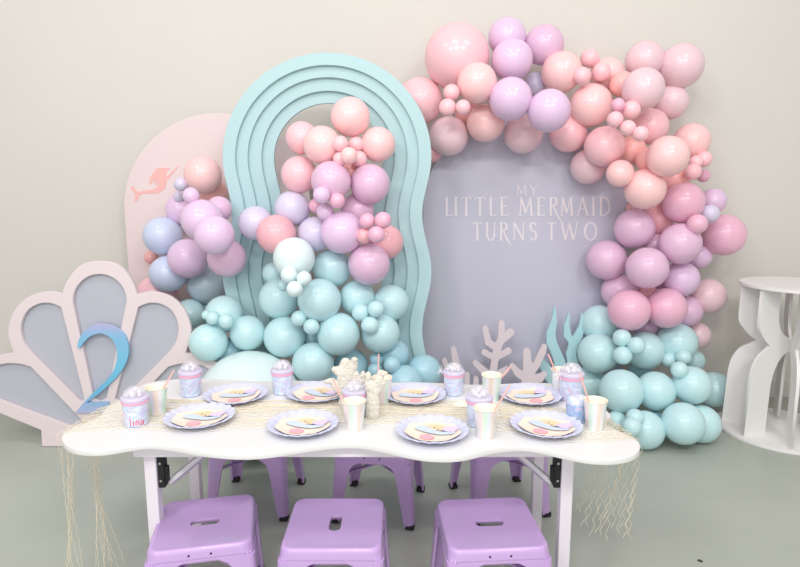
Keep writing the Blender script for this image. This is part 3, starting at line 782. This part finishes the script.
# ------------------------------------------------------------------ stools
m_stool = mat('lilac_enamel', (198, 165, 218), .28, spec=.5, coat=.3)
m_rub = mat('black_rubber', (35, 32, 38), .7)
def make_stool():
    t = thing('stool', 'x', 'stool')
    s = .30
    # seat: pressed rim, rolled edge, skirt and a slot
    bm = bmesh.new()
    rings = [(.296, .256, .03), (.294, .264, .034), (.291, .275, .035), (.288, .284, .034), (.280, .2905, .031), (.271, .292, .028), (.260, .2905, .026), (.244, .2875, .022)]
    prev = None; allr = []
    for w, z, r in rings:
        ring = [bm.verts.new((x, y, z)) for x, y in rrect(w, w, r, 6)]
        if prev:
            for i in range(len(ring)): bm.faces.new([prev[i], prev[(i+1) % len(ring)], ring[(i+1) % len(ring)], ring[i]])
        prev = ring
    slot = [bm.verts.new((x, y, .2875)) for x, y in rrect(.086, .036, .0175, 6)]
    lower = [bm.verts.new((x, y, .276)) for x, y in rrect(.083, .033, .016, 6)]
    n = len(slot)
    for i in range(n):
        bm.faces.new([prev[i], prev[(i+1) % n], slot[(i+1) % n], slot[i]])
        bm.faces.new([slot[i], slot[(i+1) % n], lower[(i+1) % n], lower[i]])
    seat = obj('seat', bm, m_stool, t, 60)
    md = seat.modifiers.new('sheet', 'SOLIDIFY'); md.thickness = .0015; md.offset = -1
    # rivets on the skirt
    bm = bmesh.new()
    for x in (-.03, .03):
        tube(bm, [(x, -.1455, .272), (x, -.1475, .272)], .003, 10)
    obj('rivet', bm, m_black, t, label='dark rivet hole')
    # skirt below the seat, then four pressed-sheet corner legs
    bm = bmesh.new(); prev = None
    for w, z in ((.292, .264), (.300, .250)):
        ring = [bm.verts.new((x, y, z)) for x, y in rrect(w, w, .03, 4)]
        if prev:
            for i in range(len(ring)): bm.faces.new([prev[i], prev[(i+1) % len(ring)], ring[(i+1) % len(ring)], ring[i]])
        prev = ring
    sk = obj('skirt', bm, m_stool, t, 40)
    md = sk.modifiers.new('sheet', 'SOLIDIFY'); md.thickness = .002; md.offset = -1
    for sx in (-1, 1):
        for sy in (-1, 1):
            bm = bmesh.new(); rows = []
            for z, wd in ((.254, .105), (.240, .078), (.228, .067), (.205, .060), (.10, .047), (.012, .036)):
                c = .150 + (.254-z)*.058
                r = .018
                pts = [(c-wd, c)] + [(c-r+r*math.sin(a), c-r+r*math.cos(a)) for a in (0, PI/8, PI/4, 3*PI/8, PI/2)] + [(c, c-wd)]
                inner = [(c-wd, c-.008), (c-r-.004, c-.01), (c-.01, c-r-.004), (c-.008, c-wd)]
                rows.append([bm.verts.new((sx*x, sy*y, z)) for x, y in pts+inner[::-1]])
            for A, B in zip(rows, rows[1:]):
                m_ = len(A)
                for i in range(m_): bm.faces.new([A[i], A[(i+1) % m_], B[(i+1) % m_], B[i]])
            bm.faces.new(rows[0]); bm.faces.new(rows[-1][::-1])
            lg = obj('leg', bm, m_stool, t, 40)
            bm = bmesh.new(); c = .150+.242*.058-.016
            box(bm, (sx*c, sy*c, .010), (.034, .034, .020), bev=.005); obj('foot_cap', bm, m_rub, lg, label='black rubber foot cap')
    bm = bmesh.new()
    for a in (PI/4, -PI/4): box(bm, (0, 0, .19), (.40, .020, .004), Matrix.Rotation(a, 4, 'Z'))
    obj('cross_brace', bm, m_stool, t)
    return t
stool0 = make_stool()
spots = [(at_z(205, 521, .29), 12, 'lilac metal stool at the table front, leftmost, with sideways seat slot'),
         (at_z(335.5, 522, .29), 90, 'lilac metal stool at the table front, middle one, seat slot pointing away'),
         (at_z(489.5, 522, .29), 4, 'lilac metal stool at the table front, rightmost, beside the right table legs'),
         (Vector((-.594, 2.35, 0)), 176, 'lilac metal stool behind the table, at left, legs seen under the top'),
         (Vector((-.082, 2.30, 0)), -10, 'lilac metal stool behind the table, middle one, legs seen under the top'),
         (Vector((.407, 2.336, 0)), 12, 'lilac metal stool behind the table, at right, partly hidden by the right stool')]
for i, (p, a, lb) in enumerate(spots):
    o = stool0 if i == 0 else copy_tree(stool0)
    o.location = (p.x, p.y, 0); o.rotation_euler = (0, 0, math.radians(a))
    tag(o, lb, 'stool', 'lilac stools around the table')

# ------------------------------------------------------------------ plinth at right
Yp = 3.48
pc = at_z(782, 431, 0); pc = Vector((pc.x, pc.y, 0))
m_pl = mat('white_board', (236, 234, 232), .5)
t = thing('plinth', 'white cutout plinth of crossed curved boards between two round discs', 'plinth', pc)
t.scale = (.89,)*3
ZT = .885
for nm, r0, z0 in (('base_disc', .36, 0), ('top_disc', .297, ZT)):
    bm = bmesh.new(); lathe(bm, [(0, z0), (r0-.002, z0), (r0, z0+.002), (r0, z0+.016), (r0-.002, z0+.018), (0, z0+.018)], 64); obj(nm, bm, m_pl, t, 40)
# fin profile: outer edge from the top down, then the inner edges
outer = [(.285, ZT), (.285, .70), (.279, .655), (.248, .61), (.215, .575), (.18, .548)] + [(.215, .525), (.26, .495), (.29, .45), (.308, .40), (.316, .34), (.325, .018)]
innerU = [(.135, ZT), (.135, .72), (.125, .67), (.10, .625), (.065, .59), (.012, .565)]
innerL = [(.012, .50), (.06, .485), (.105, .44), (.135, .37), (.148, .30), (.155, .018)]
def fin_loop():
    o_ = catmull(outer[1:6], 4, False); o2 = catmull(outer[5:11], 4, False)
    lp = [outer[0]] + [tuple(p) for p in o_[:-1]] + [tuple(p) for p in o2] + [outer[-1]]
    lp += [tuple(p) for p in [innerL[-1]] + catmull(innerL[:5], 4, False)[::-1]]
    lp += [tuple(p) for p in catmull(innerU[1:], 4, False)[::-1]] + [innerU[0]]
    return lp
fm = slab_mesh([fin_loop()], .016, .0)
fm.transform(UPRIGHT)
for i in range(8):
    o = bpy.data.objects.new('fin', fm if i == 0 else fm); 
    if i == 0: fm.materials.append(m_pl)
    COL.objects.link(o); o.parent = t; o.rotation_euler = (0, 0, PI*i/4+.36)

# ------------------------------------------------------------------ tableware
m_plate = mat('lilac_blue_paper', (210, 212, 237), .4)
m_cream = mat('cream_paper', (244, 227, 212), .6, vary=.03, vscale=30)
m_tan = mat('golden_paper', (238, 215, 175), .6)
m_pbl = mat('pale_blue_paper', (208, 222, 244), .5)
m_plil = mat('lilac_paper', (226, 208, 238), .5)
m_ppk = mat('pink_paper', (246, 178, 190), .5)
m_dots = mat('brown_ink', (95, 75, 80), .7)
def make_plate():
    bm = bmesh.new(); N = 20
    def wob(r, z, a):
        u = max(0, (r-.075)/.042); s = abs(math.sin(N*a/2))
        return r*(1+.035*u*(s-.5)), z+.004*u*(s-.4)
    lathe(bm, [(0, .0015), (.06, .0015), (.075, .003), (.086, .0085), (.098, .0165), (.108, .0215), (.117, .0225), (.1175, .021), (.108, .0195), (.098, .0145), (.086, .0065), (.075, .001), (.06, 0), (0, 0)], 160, wob)
    return obj('plate', bm, m_plate, None, 60)
plate0 = make_plate()
def zpl(r): return .004 + (0 if r < .07 else min(.019, (r-.07)*.50))
def sheet(bm, poly, dz, thick=.0012, cz=None):
    """paper outline lying in the plate: filled fan from the centroid"""
    mx = sum(p[0] for p in poly)/len(poly); my = sum(p[1] for p in poly)/len(poly)
    rings = []
    for s in (0, .35, .7, 1.0):
        pts = [(mx+(p[0]-mx)*s, my+(p[1]-my)*s) for p in poly] if s else [(mx, my)]
        rings.append([[bm.verts.new((x, y, zpl(math.hypot(x, y))*.75+.001+dz+t_)) for x, y in pts] for t_ in (thick, 0)])
    for side in (0, 1):
        for A, B in zip(rings, rings[1:]):
            a, b = A[side], B[side]; n = len(b)
            for i in range(n):
                if len(a) == 1: bm.faces.new([a[0], b[i], b[(i+1) % n]])
                else: bm.faces.new([a[i], a[(i+1) % n], b[(i+1) % n], b[i]])
    a, b = rings[-1]; n = len(a)
    for i in range(n): bm.faces.new([a[i], a[(i+1) % n], b[(i+1) % n], b[i]])
def make_napkin():
    t = thing('paper_napkin', 'x', 'napkin')
    bm = bmesh.new()
    poly = []
    for i in range(72):
        a = 2*PI*i/72; r = .095*(1-.09*abs(math.sin(3.5*a+.4)))
        poly.append((r*math.cos(a)*1.0, r*math.sin(a)*.9))
    sheet(bm, poly, .004); obj('napkin_sheet', bm, m_cream, t)
    bm = bmesh.new(); sheet(bm, [tuple(p)[:2] for p in catmull([(-.06, .02, 0), (-.035, .035, 0), (0, .012, 0), (.035, -.006, 0), (.068, .004, 0), (.07, -.012, 0), (.03, -.028, 0), (-.012, -.018, 0), (-.045, .0, 0)], 4)], .010)
    obj('blue_band', bm, m_pbl, t, label='pale blue paper band')
    bm = bmesh.new(); sheet(bm, [(.008+.036*math.cos(2*PI*i/32), .030+.027*math.sin(2*PI*i/32)) for i in range(32)], .0075); obj('golden_disc', bm, m_tan, t, label='golden paper disc')
    bm = bmesh.new(); sheet(bm, [tuple(p)[:2] for p in catmull([(.03, .005, 0), (.05, .03, 0), (.078, .03, 0), (.082, .008, 0), (.06, -.01, 0)], 4)], .013); obj('lilac_tail', bm, m_plil, t, label='lilac paper tail')
    bm = bmesh.new(); sheet(bm, [(-.035, -.035), (-.010, -.028), (.012, -.045), (.002, -.066), (-.018, -.070), (-.036, -.058)], .008); obj('pink_tab', bm, m_ppk, t, label='pink paper tab')
    bm = bmesh.new()
    for x, y in ((-.012, .022), (.016, .016), (.004, .028)):
        box(bm, (x, y, .0135), (.006, .0025, .001), Matrix.Rotation(.6, 4, 'Z'))
    obj('printed_marks', bm, m_dots, t, label='small brown printed marks')
    return t
nap0 = make_napkin()
PL = [((236, 393.5), 25, 'nearest the left rear of the table, behind the left front plate', 'behind'),
      ((200, 415.5), 10, '', ''), ((303, 423), 0, '', ''), ((317, 391.5), -15, '', ''), ((415, 393.5), 18, '', ''), ((432.5, 429), -8, '', ''), ((530, 394), 30, '', ''), ((546, 424), -20, '', '')]
where = ['at the rear left, between two lidded tumblers', 'at the front left, beside the leftmost tumbler', 'at front centre, left of the iridescent cup', 'at the rear, just left of the white coral', 'at the rear, just right of the white coral', 'at front, between the two iridescent cups', 'at the rear right, before the pink coral cutout', 'at the front right, beside the rightmost cup']
for i, ((x, y), a, *_) in enumerate(PL):
    p = at_z(x, y+1.2, TZ+.014)
    o = plate0 if i == 0 else plate0.copy()
    if i: COL.objects.link(o)
    o.scale = (.91,)*3; o.location = (p.x, p.y, TZ+.0003); o.rotation_euler = (0, 0, R.uniform(0, 3))
    tag(o, 'scalloped lilac paper plate '+where[i], 'plate', 'scalloped plates on the table')
    n = nap0 if i == 0 else copy_tree(nap0)
    n.scale = (.91,)*3; n.location = (p.x, p.y-.004, TZ+.0015); n.rotation_euler = (0, 0, math.radians(a))
    tag(n, 'cream pastel paper napkin on plate '+where[i], 'napkin', 'die cut napkins on the plates')

# tumblers
m_print = ramp_mat('pastel_marble_print', [(.30, (236, 190, 214)), (.42, (196, 205, 236)), (.52, (222, 228, 244)), (.62, (184, 210, 238)), (.74, (220, 190, 230))], 'noise', 28, .25, 0, .4, 1.5)
m_lid = mat('lilac_plastic', (214, 206, 232), .3)
m_band = mat('pink_plastic', (240, 176, 204), .35)
m_bead = ramp_mat('glitter_beads', [(.3, (226, 180, 206)), (.45, (245, 240, 246)), (.6, (236, 232, 240)), (.72, (186, 180, 206))], 'noise', 90, .15, .25, .5)
m_dome = mat('clear_plastic', (244, 244, 250), .05, spec=.6, alpha=.22)
m_red = mat('red_print', (226, 90, 110), .5)
m_tuft = mat('white_feather', (245, 242, 246), .7)
def make_tumbler():
    t = thing('tumbler', 'x', 'tumbler')
    bm = bmesh.new(); lathe(bm, [(0, 0), (.034, 0), (.0365, .002), (.039, .078), (.0355, .078), (.033, .004), (0, .004)], 40); obj('cup_body', bm, m_print, t, 40)
    bm = bmesh.new(); lathe(bm, [(.040, .0775), (.0415, .079), (.0415, .086), (.040, .0875), (.036, .0875), (.036, .0775)], 40); bm2 = bm
    bmesh.ops.remove_doubles(bm, verts=bm.verts, dist=1e-6); obj('pink_band', bm, m_band, t, 40, label='pink ring under the lid')
    bm = bmesh.new(); lathe(bm, [(0, .0878), (.041, .0878), (.0425, .0895), (.0425, .098), (.040, .1005), (0, .1005)], 40); lid = obj('lid', bm, m_lid, t, 40, label='lilac screw lid')
    bm = bmesh.new()
    dome = [(.037*math.cos(a), .101+.034*math.sin(a)) for a in [PI/2*i/10 for i in range(11)]]
    dome[-1] = (0, .135)
    inn = [(.0355*math.cos(a), .101+.0325*math.sin(a)) for a in [PI/2*i/10 for i in range(11)]]; inn[-1] = (0, .1335)
    lathe(bm, dome + inn[::-1], 32); obj('dome', bm, m_dome, t, True, label='clear dome of the lid')
    for q in ((.012, .008, .111, .011), (-.014, .004, .110, .0105), (0, -.016, .111, .011), (.002, .004, .1215, .0095), (-.002, .019, .110, .009), (.020, -.010, .108, .007), (-.018, -.014, .108, .007)):
        b_ = bmesh.new(); bmesh.ops.create_icosphere(b_, subdivisions=2, radius=q[3], matrix=Matrix.Translation(q[:3])); obj('glitter_ball', b_, m_bead, lid, True, label='sparkling ball inside the dome')
    return t
tum0 = make_tumbler()
TB = [((137, 428), 1.0, 'leftmost pastel tumbler with red writing and a clear domed lid'),
      ((191.5, 398), 1.0, 'pastel domed tumbler at the left rear of the table beside a straw cup'),
      ((283, 396), 1.0, 'pastel domed tumbler standing before the giant pale balloon'),
      ((355, 420), .98, 'pastel domed tumbler behind the centre cup, before the white coral'),
      ((453.5, 397), .95, 'pastel domed tumbler with white feather tuft right of the rear centre plate'),
      ((478.5, 429), 1.02, 'pastel domed tumbler directly behind the front cup with a leaning straw'),
      ((570, 403), 1.08, 'pastel domed tumbler at the far right with feather tuft, before the aqua balloons')]
for i, ((x, y), s, lb) in enumerate(TB):
    p = at_z(x, y, TZ)
    o = tum0 if i == 0 else copy_tree(tum0)
    p = p + Vector((p.x, p.y, 0)).normalized()*.036*s
    o.location = (p.x, p.y, TZ+.0004); o.scale = (s*.96, s*.96, s*.90); o.rotation_euler = (0, 0, 0 if i == 0 else R.uniform(-1, 1))
    tag(o, lb, 'tumbler', 'domed tumblers on the table')
    if i in (4, 6):
        bm = bmesh.new()
        for q in range(26):
            a = R.uniform(0, 2*PI); e = R.uniform(-1.2, 1.2); d = Vector((math.cos(a)*math.cos(e), math.sin(a)*math.cos(e), math.sin(e)))
            c0 = Vector((-.050, -.01, .096)); tube(bm, [c0, c0+d*.012, c0+d*R.uniform(.016, .026)], [.0009, .0007, .0003], 4)
        tf = obj('feather_tuft', bm, m_tuft, o, label='white feather tuft on the lid'); 
    if i == len(TB)-1:
        o = tum0; p = o.location
        # red name on the front of the cup, bent round its wall
        bm = bmesh.new()
        ang0 = math.atan2(-p.y, -p.x)
        for ch, x0, x1 in (('l', -.023, -.015), ('i', -.0135, -.0055), ('n', -.004, .009), ('a', .0105, .024)):
            for stk in glyph(ch):
                def conv(a, b, d):
                    sx_ = x0+(x1-x0)*a; z = .007+.018*b; rr_ = .0365+.0025*z/.078+(.0008 if d else -.0004)
                    an = ang0+sx_/.038; return Vector((rr_*math.cos(an), rr_*math.sin(an), z))
                ribbon(bm, [(q[0], q[1], q[2]*1.3) for q in stk], conv, (x1-x0)/.018)
        obj('printed_name', bm, m_red, o, label='red lettering on the cup wall')
# rounded tumbler without a dome lid
m_print2 = ramp_mat('blue_marble_print', [(.3, (200, 170, 220)), (.45, (150, 190, 230)), (.58, (205, 215, 240)), (.7, (225, 170, 205))], 'noise', 30, .2, .1, .5, 2.)
p = at_z(576, 424, TZ); p += Vector((p.x, p.y, 0)).normalized()*.03
t = thing('tumbler', 'small blue marbled tumbler with rounded lid, left of the rightmost cup', 'tumbler', (p.x, p.y, TZ+.0004), 0, 'domed tumblers on the table')
bm = bmesh.new(); lathe(bm, [(0, 0), (.030, 0), (.032, .002), (.033, .058), (0, .058)], 40); obj('cup_body', bm, m_print2, t, 40)
bm = bmesh.new(); lathe(bm, [(0, .0582), (.0335, .0582), (.0335, .064), (.031, .074), (.024, .082), (.012, .0865), (0, .088)], 40); obj('lid', bm, m_print, t, 40, label='rounded pastel lid')

# paper cups with straws
m_cup = ramp_mat('iridescent_foil', [(.0, (236, 236, 240)), (.10, (240, 222, 222)), (.16, (214, 240, 222)), (.22, (232, 236, 246)), (.30, (238, 216, 200)), (.36, (240, 240, 244)), (.46, (206, 240, 218)), (.55, (240, 238, 232)), (.62, (226, 205, 186)), (.68, (236, 240, 246)), (.75, (200, 238, 214)), (.80, (240, 240, 240)), (.86, (240, 222, 208)), (.93, (222, 238, 246)), (1., (236, 236, 240))], 'radial', 1, .22, .15, .3)  # iridescent sheen painted as fixed colour bands round the cup
m_cupin = mat('cream_card', (248, 239, 222), .6)
m_straw = mat('pink_striped_paper', (244, 186, 180), .5)
def make_cup():
    t = thing('paper_cup', 'x', 'cup')
    bm = bmesh.new(); lathe(bm, [(0, .004), (.0235, .004), (.0235, .0), (.0255, .0), (.0345, .088), (.0335, .088), (.0245, .006), (0, .006)], 40); obj('cup_wall', bm, m_cup, t, 40)
    bm = bmesh.new(); lathe(bm, [(0, .0065), (.0238, .0065), (.0328, .0875), (.0335, .0885), (.0355, .0895), (.0362, .0885), (.0355, .087), (.0347, .0865)], 40)
    obj('rim', bm, m_cupin, t, 40, label='cream rolled rim and lining')
    return t
cup0 = make_cup()
CP = [((158, 416), ((162, 391), (174, 370)), 1.0, 'iridescent paper cup with pink straw behind the leftmost tumbler'),
      ((354.5, 432), ((346, 408), (333, 379)), 1.0, 'iridescent paper cup at the centre front with straw leaning left'),
      ((491, 402), ((499, 381), (511, 366)), 1.0, 'iridescent paper cup at the rear, before the tall pink coral cutout'),
      ((485, 440), ((494, 412), (510, 385)), 1.0, 'iridescent paper cup at front, straw leaning right, beside the front right plate'),
      ((594, 431), ((589, 403), (580, 373)), 1.0, 'rightmost iridescent paper cup, with straw leaning left'),
      ((560, 396), ((556, 372), (548, 354)), 1.0, 'paper cup half hidden behind the far right feathered tumbler'),
      ((382, 405), ((378, 378), (378.7, 354)), 1.0, 'paper cup hidden behind the white coral, straw upright')]
for i, ((x, y), (s0, s1), s, lb) in enumerate(CP):
    p = at_z(x, y, TZ); p = p + Vector((p.x, p.y, 0)).normalized()*.026
    o = cup0 if i == 0 else copy_tree(cup0)
    o.location = (p.x, p.y, TZ+.0004); o.rotation_euler = (0, 0, [0, .3, -.5, .4, -.2, .8, 1.1][i])
    tag(o, lb, 'cup', 'iridescent cups on the table')
    # the straw leans in the cup: from the foot inside, past the rim, to its tip
    a = at_y(s0[0], s0[1], p.y); b = at_y(s1[0], s1[1], p.y+.01)
    d = (b-a).normalized()
    off = a - Vector((p.x, p.y, TZ+.088)); off.z = 0
    if off.length > .029: a -= off*(1-.029/off.length)
    foot_z = TZ+.010
    foot = Vector((p.x - off.x*.6, p.y, foot_z))
    foot.x = max(p.x-.019, min(p.x+.019, a.x-d.x*((a.z-foot_z)/max(d.z, .2))))
    st_ = thing('straw', 'pink paper straw leaning in the '+lb.split(' with')[0].split(', straw')[0].replace('iridescent ', '').replace(' half hidden', '').replace(' before the tall pink coral cutout', '').replace('at the rear,', 'at the rear'), 'straw', foot, 0, 'pink straws in the cups')
    bm = bmesh.new(); tube(bm, [Vector((0, 0, 0)), a-foot, b-foot], .0026, 10)
    oo = obj('straw_tube', bm, m_straw, st_, 40)
    # one mesh is enough for a straw
    oo.parent = None; COL.objects.unlink(oo); me = oo.data; bpy.data.objects.remove(oo)
    lab, gr, lc = st_['label'], st_['group'], st_.location.copy(); bpy.data.objects.remove(st_)
    so = bpy.data.objects.new('straw', me); COL.objects.link(so); so.location = lc; tag(so, lab, 'straw', gr)

# white coral centrepiece
def coral(name, blobs, basepx, label):
    k5 = 5.67
    P0 = at_z(basepx[0], basepx[1], TZ)
    bm = bmesh.new()
    pts = []
    for st in blobs:
        prev = None
        for (x, y, r) in st:
            P = at_y(320+x/k5, 340+y/k5, P0.y) - Vector((P0.x, P0.y, TZ)); rad = r/k5/F*(P0.y*1.02+.1)
            if prev is not None:
                n = max(2, int((P-prev[0]).length/.006))
                for i in range(n+1):
                    q = prev[0].lerp(P, i/n); rr_ = prev[1]+(rad-prev[1])*i/n
                    pts.append((q, rr_))
            else: pts.append((P, rad))
            prev = (P, rad)
    for q, rr_ in pts:
        z = max(q.z, rr_*.45)
        bmesh.ops.create_icosphere(bm, subdivisions=2, radius=rr_, matrix=Matrix.Translation((q.x, R.uniform(-.004, .004), z)) @ Matrix.Diagonal((1, .62, 1, 1)))
    me = bpy.data.meshes.new('tmp'); bm.to_mesh(me); bm.free()
    tmp = bpy.data.objects.new('tmp', me); COL.objects.link(tmp)
    rm = tmp.modifiers.new('r', 'REMESH'); rm.mode = 'VOXEL'; rm.voxel_size = .0022
    tx = bpy.data.textures.new('pits', 'CLOUDS'); tx.noise_scale = .0045
    ds = tmp.modifiers.new('d', 'DISPLACE'); ds.texture = tx; ds.strength = .0055; ds.mid_level = .5; ds.texture_coords = 'LOCAL'
    dg = bpy.context.evaluated_depsgraph_get(); m2 = bpy.data.meshes.new_from_object(tmp.evaluated_get(dg))
    bpy.data.objects.remove(tmp)
    for v in m2.vertices: v.co.z = max(v.co.z, 0)
    m2.shade_smooth()
    o = link(name, m2, mat('white_coral', (244, 238, 226), .85, bump=.8, bscale=260), None)
    o.location = (P0.x, P0.y, TZ+.0004)
    return tag(o, label, 'coral', 'white corals of the centrepiece')
coral('coral_ornament', [[(170, 400, 62), (165, 330, 50), (150, 260, 48), (140, 200, 46), (145, 130, 30)], [(140, 190, 42), (82, 166, 17)], [(150, 200, 40), (192, 150, 22), (196, 112, 18)], [(150, 260, 40), (200, 235, 26), (206, 190, 16)], [(150, 290, 44), (100, 270, 30), (70, 235, 20), (34, 236, 14)], [(190, 260, 26), (238, 232, 22), (244, 186, 12)]], (349, 407), 'broad white textured coral ornament, left of the pair, on the netting runner')
coral('coral_ornament', [[(300, 430, 40), (302, 350, 36), (300, 280, 34), (275, 235, 20), (273, 196, 17)], [(305, 280, 32), (335, 230, 24), (345, 190, 22), (372, 190, 13)], [(310, 290, 28), (345, 262, 17), (366, 242, 10)], [(300, 330, 30), (262, 250, 9)]], (373.5, 418), 'narrow white antler shaped coral ornament, right of the pair, on the netting runner')

# small shells lying on the runner
p = at_z(235.5, 404, TZ)
bm = bmesh.new(); N = 10; top = bm.verts.new((0, 0, .010)); ring = []
for i in range(40):
    a = 2*PI*i/40; r = .011+.015*max(0, math.cos(2.5*a) if False else (math.cos(5*a)*.5+.5))**1.4
    ring.append((r*math.cos(a), r*math.sin(a)))
vs = [bm.verts.new((x, y, .0035)) for x, y in ring]; vb = [bm.verts.new((x, y, 0)) for x, y in ring]
for i in range(40):
    bm.faces.new([top, vs[i], vs[(i+1) % 40]]); bm.faces.new([vs[i], vb[i], vb[(i+1) % 40], vs[(i+1) % 40]])
bm.faces.new(vb)
o = obj('starfish', bm, mat('cream_starfish', (244, 230, 200), .8, bump=.4, bscale=300), None, 50); o.location = (p.x, p.y, TZ+.0025)
tag(o, 'small cream starfish on the netting in front of the rear left plate', 'starfish')
p = at_z(462, 405, TZ)
bm = bmesh.new(); n = 48; rows = []
for j in range(8):
    u = j/7; row = []
    for i in range(n):
        a = 2*PI*i/n; r = .031*u*(1+.04*math.cos(14*a)*u); row.append(bm.verts.new((r*math.cos(a)*1.0, r*math.sin(a)*.8, .010*(1-u*u)+.0012*u*math.cos(14*a)*(1-u*.7)+.0015)) if j else None)
    rows.append(row)
c0 = bm.verts.new((0, 0, .0115)); rows[0] = [c0]*n
for A, B in zip(rows, rows[1:]):
    for i in range(n):
        q = [A[i], B[i], B[(i+1) % n], A[(i+1) % n]]; u = []
        for v in q:
            if v not in u: u.append(v)
        bm.faces.new(u)
bot = [bm.verts.new((v.co.x*.98, v.co.y*.98, 0)) for v in rows[-1]]
for i in range(n): bm.faces.new([rows[-1][i], bot[i], bot[(i+1) % n], rows[-1][(i+1) % n]])
bm.faces.new(bot[::-1])
o = obj('seashell', bm, mat('cream_shell', (250, 240, 216), .5), None, 60); o.location = (p.x, p.y, TZ+.0025)
tag(o, 'flat cream scallop shell on the runner left of the front right tumbler', 'seashell')

# ------------------------------------------------------------------ fishing net runner
def net():
    EL0, EL1 = at_z(64, 433, TZ), at_z(104, 408, TZ)          # left edge of the top
    ER0, ER1 = at_z(633, 440, TZ), at_z(608, 420, TZ)         # right edge
    mids = [(at_z(130, 430, TZ), at_z(136, 398, TZ)), (at_z(190, 432, TZ), at_z(200, 401, TZ)), (at_z(300, 427, TZ), at_z(300, 401, TZ)), (at_z(400, 424, TZ), at_z(400, 402, TZ)), (at_z(480, 428, TZ), at_z(480, 403, TZ)), (at_z(560, 442, TZ), at_z(556, 408, TZ))]
    M = 17; SEG = 16
    cu = bpy.data.curves.new('fishing_net', 'CURVE'); cu.dimensions = '3D'; cu.bevel_depth = .0009; cu.bevel_resolution = 0
    rr = random.Random(3)
    zt = TZ+.0022
    for j in range(M):
        v = j/(M-1)
        v = max(0, min(1, v+.018*math.sin(j*2.3)))
        fl = lambda a, b: Vector((a.x+(b.x-a.x)*v, a.y+(b.y-a.y)*v, zt))
        EL = fl(EL0, EL1); ER = fl(ER0, ER1)
        ctrl = [EL] + [fl(a, b) for a, b in mids] + [ER]
        path = [tuple(p) for p in catmull([tuple(p) for p in ctrl], SEG, False)]
        lx = EL.x-.016; 
        drop_l = rr.uniform(.004, .05); drop_r = rr.uniform(.20, .30)
        gat = ((.12 if v < .42 else .72)-v)*.11
        left = []
        n = 26
        for i in range(n+1):
            u = i/n; z = drop_l+(TZ-.004-drop_l)*u
            left.append((lx+.012*math.sin(z*9+j)*(1-u)+gat*(1-u)*1.6+.05*(1-u)*(v-.3), EL.y+.012*math.sin(z*7+j*2)+gat*(1-u)*2.4, z))
        right = []
        for i in range(14):
            u = i/13; z = TZ-.004-(TZ-drop_r)*u
            right.append((ER.x+.014-u*(.0+.11*v)+.005*math.sin(z*14+j), ER.y+.01*math.sin(z*8+j), z))
        allp = left + [(EL.x-.013, EL.y, TZ+.001)] + path + [(ER.x+.012, ER.y, TZ+.001)] + right
        s = cu.splines.new('POLY'); s.points.add(len(allp)-1)
        for i, q in enumerate(allp):
            sg = 1 if (i+j) % 2 else -1
            on_top = q[2] > TZ
            amp = .0052
            s.points[i].co = (q[0]+(0 if on_top else sg*(.0007 if q[0] < 0 else .008)), q[1]+sg*(amp if on_top or q[0] > 0 else .0012), q[2]+(rr.uniform(0, .0025) if on_top else 0), 1)
    # loose sweeping strands lying lengthwise
    for j in range(16):
        v = rr.random(); ph = rr.uniform(0, 6)
        ctrl = []
        for a, b in mids: ctrl.append((a.x+(b.x-a.x)*v, a.y+(b.y-a.y)*min(1, max(0, v+.16*math.sin(ph+a.x*4))), zt+rr.uniform(0, .002)))
        path = catmull(ctrl, 8, False); s = cu.splines.new('POLY'); s.points.add(len(path)-1)
        for p_, q in zip(s.points, path): p_.co = (*q, 1)
    o = bpy.data.objects.new('fishing_net', cu); COL.objects.link(o)
    dg = bpy.context.evaluated_depsgraph_get(); me = bpy.data.meshes.new_from_object(o.evaluated_get(dg))
    bpy.data.objects.remove(o)
    base = Vector((-.12, 1.8, TZ)); me.transform(Matrix.Translation(-base))
    o = link('fishing_net', me, mat('cream_twine', (238, 227, 203), .8), None)
    o.location = base
    tag(o, 'cream fishing net laid along the table as a runner, ends hanging down', 'net')
net()

# ------------------------------------------------------------------ light
w = bpy.data.worlds.new('room_light'); scene.world = w; w.use_nodes = True
w.node_tree.nodes['Background'].inputs['Color'].default_value = (1, .985, .96, 1)
w.node_tree.nodes['Background'].inputs['Strength'].default_value = .55
def area(name, loc, rot, sx, sy, e, col=(1, .985, .97)):
    l = bpy.data.lights.new(name, 'AREA'); l.shape = 'RECTANGLE'; l.size = sx; l.size_y = sy; l.energy = e; l.color = col
    o = bpy.data.objects.new(name, l); COL.objects.link(o); o.location = loc; o.rotation_euler = rot; return o
for x in (-1.9, -.2, 1.5):
    area('ceiling_lamp', (x, 1.3, 3.6), (math.radians(25), 0, 0), .8, .35, 12)
    area('ceiling_lamp', (x, -1.0, 3.4), (math.radians(45), 0, 0), .8, .35, 37)
area('shop_window', (-.6, -3.0, 1.9), (math.radians(90), 0, 0), 5.0, 2.2, 70, (1, 1, 1))

vs_ = scene.view_settings
scene.display_settings.display_device = 'sRGB'
vs_.view_transform = 'Standard'; vs_.look = 'None'; vs_.gamma = 1; vs_.use_curve_mapping = False; vs_.exposure = 0.0
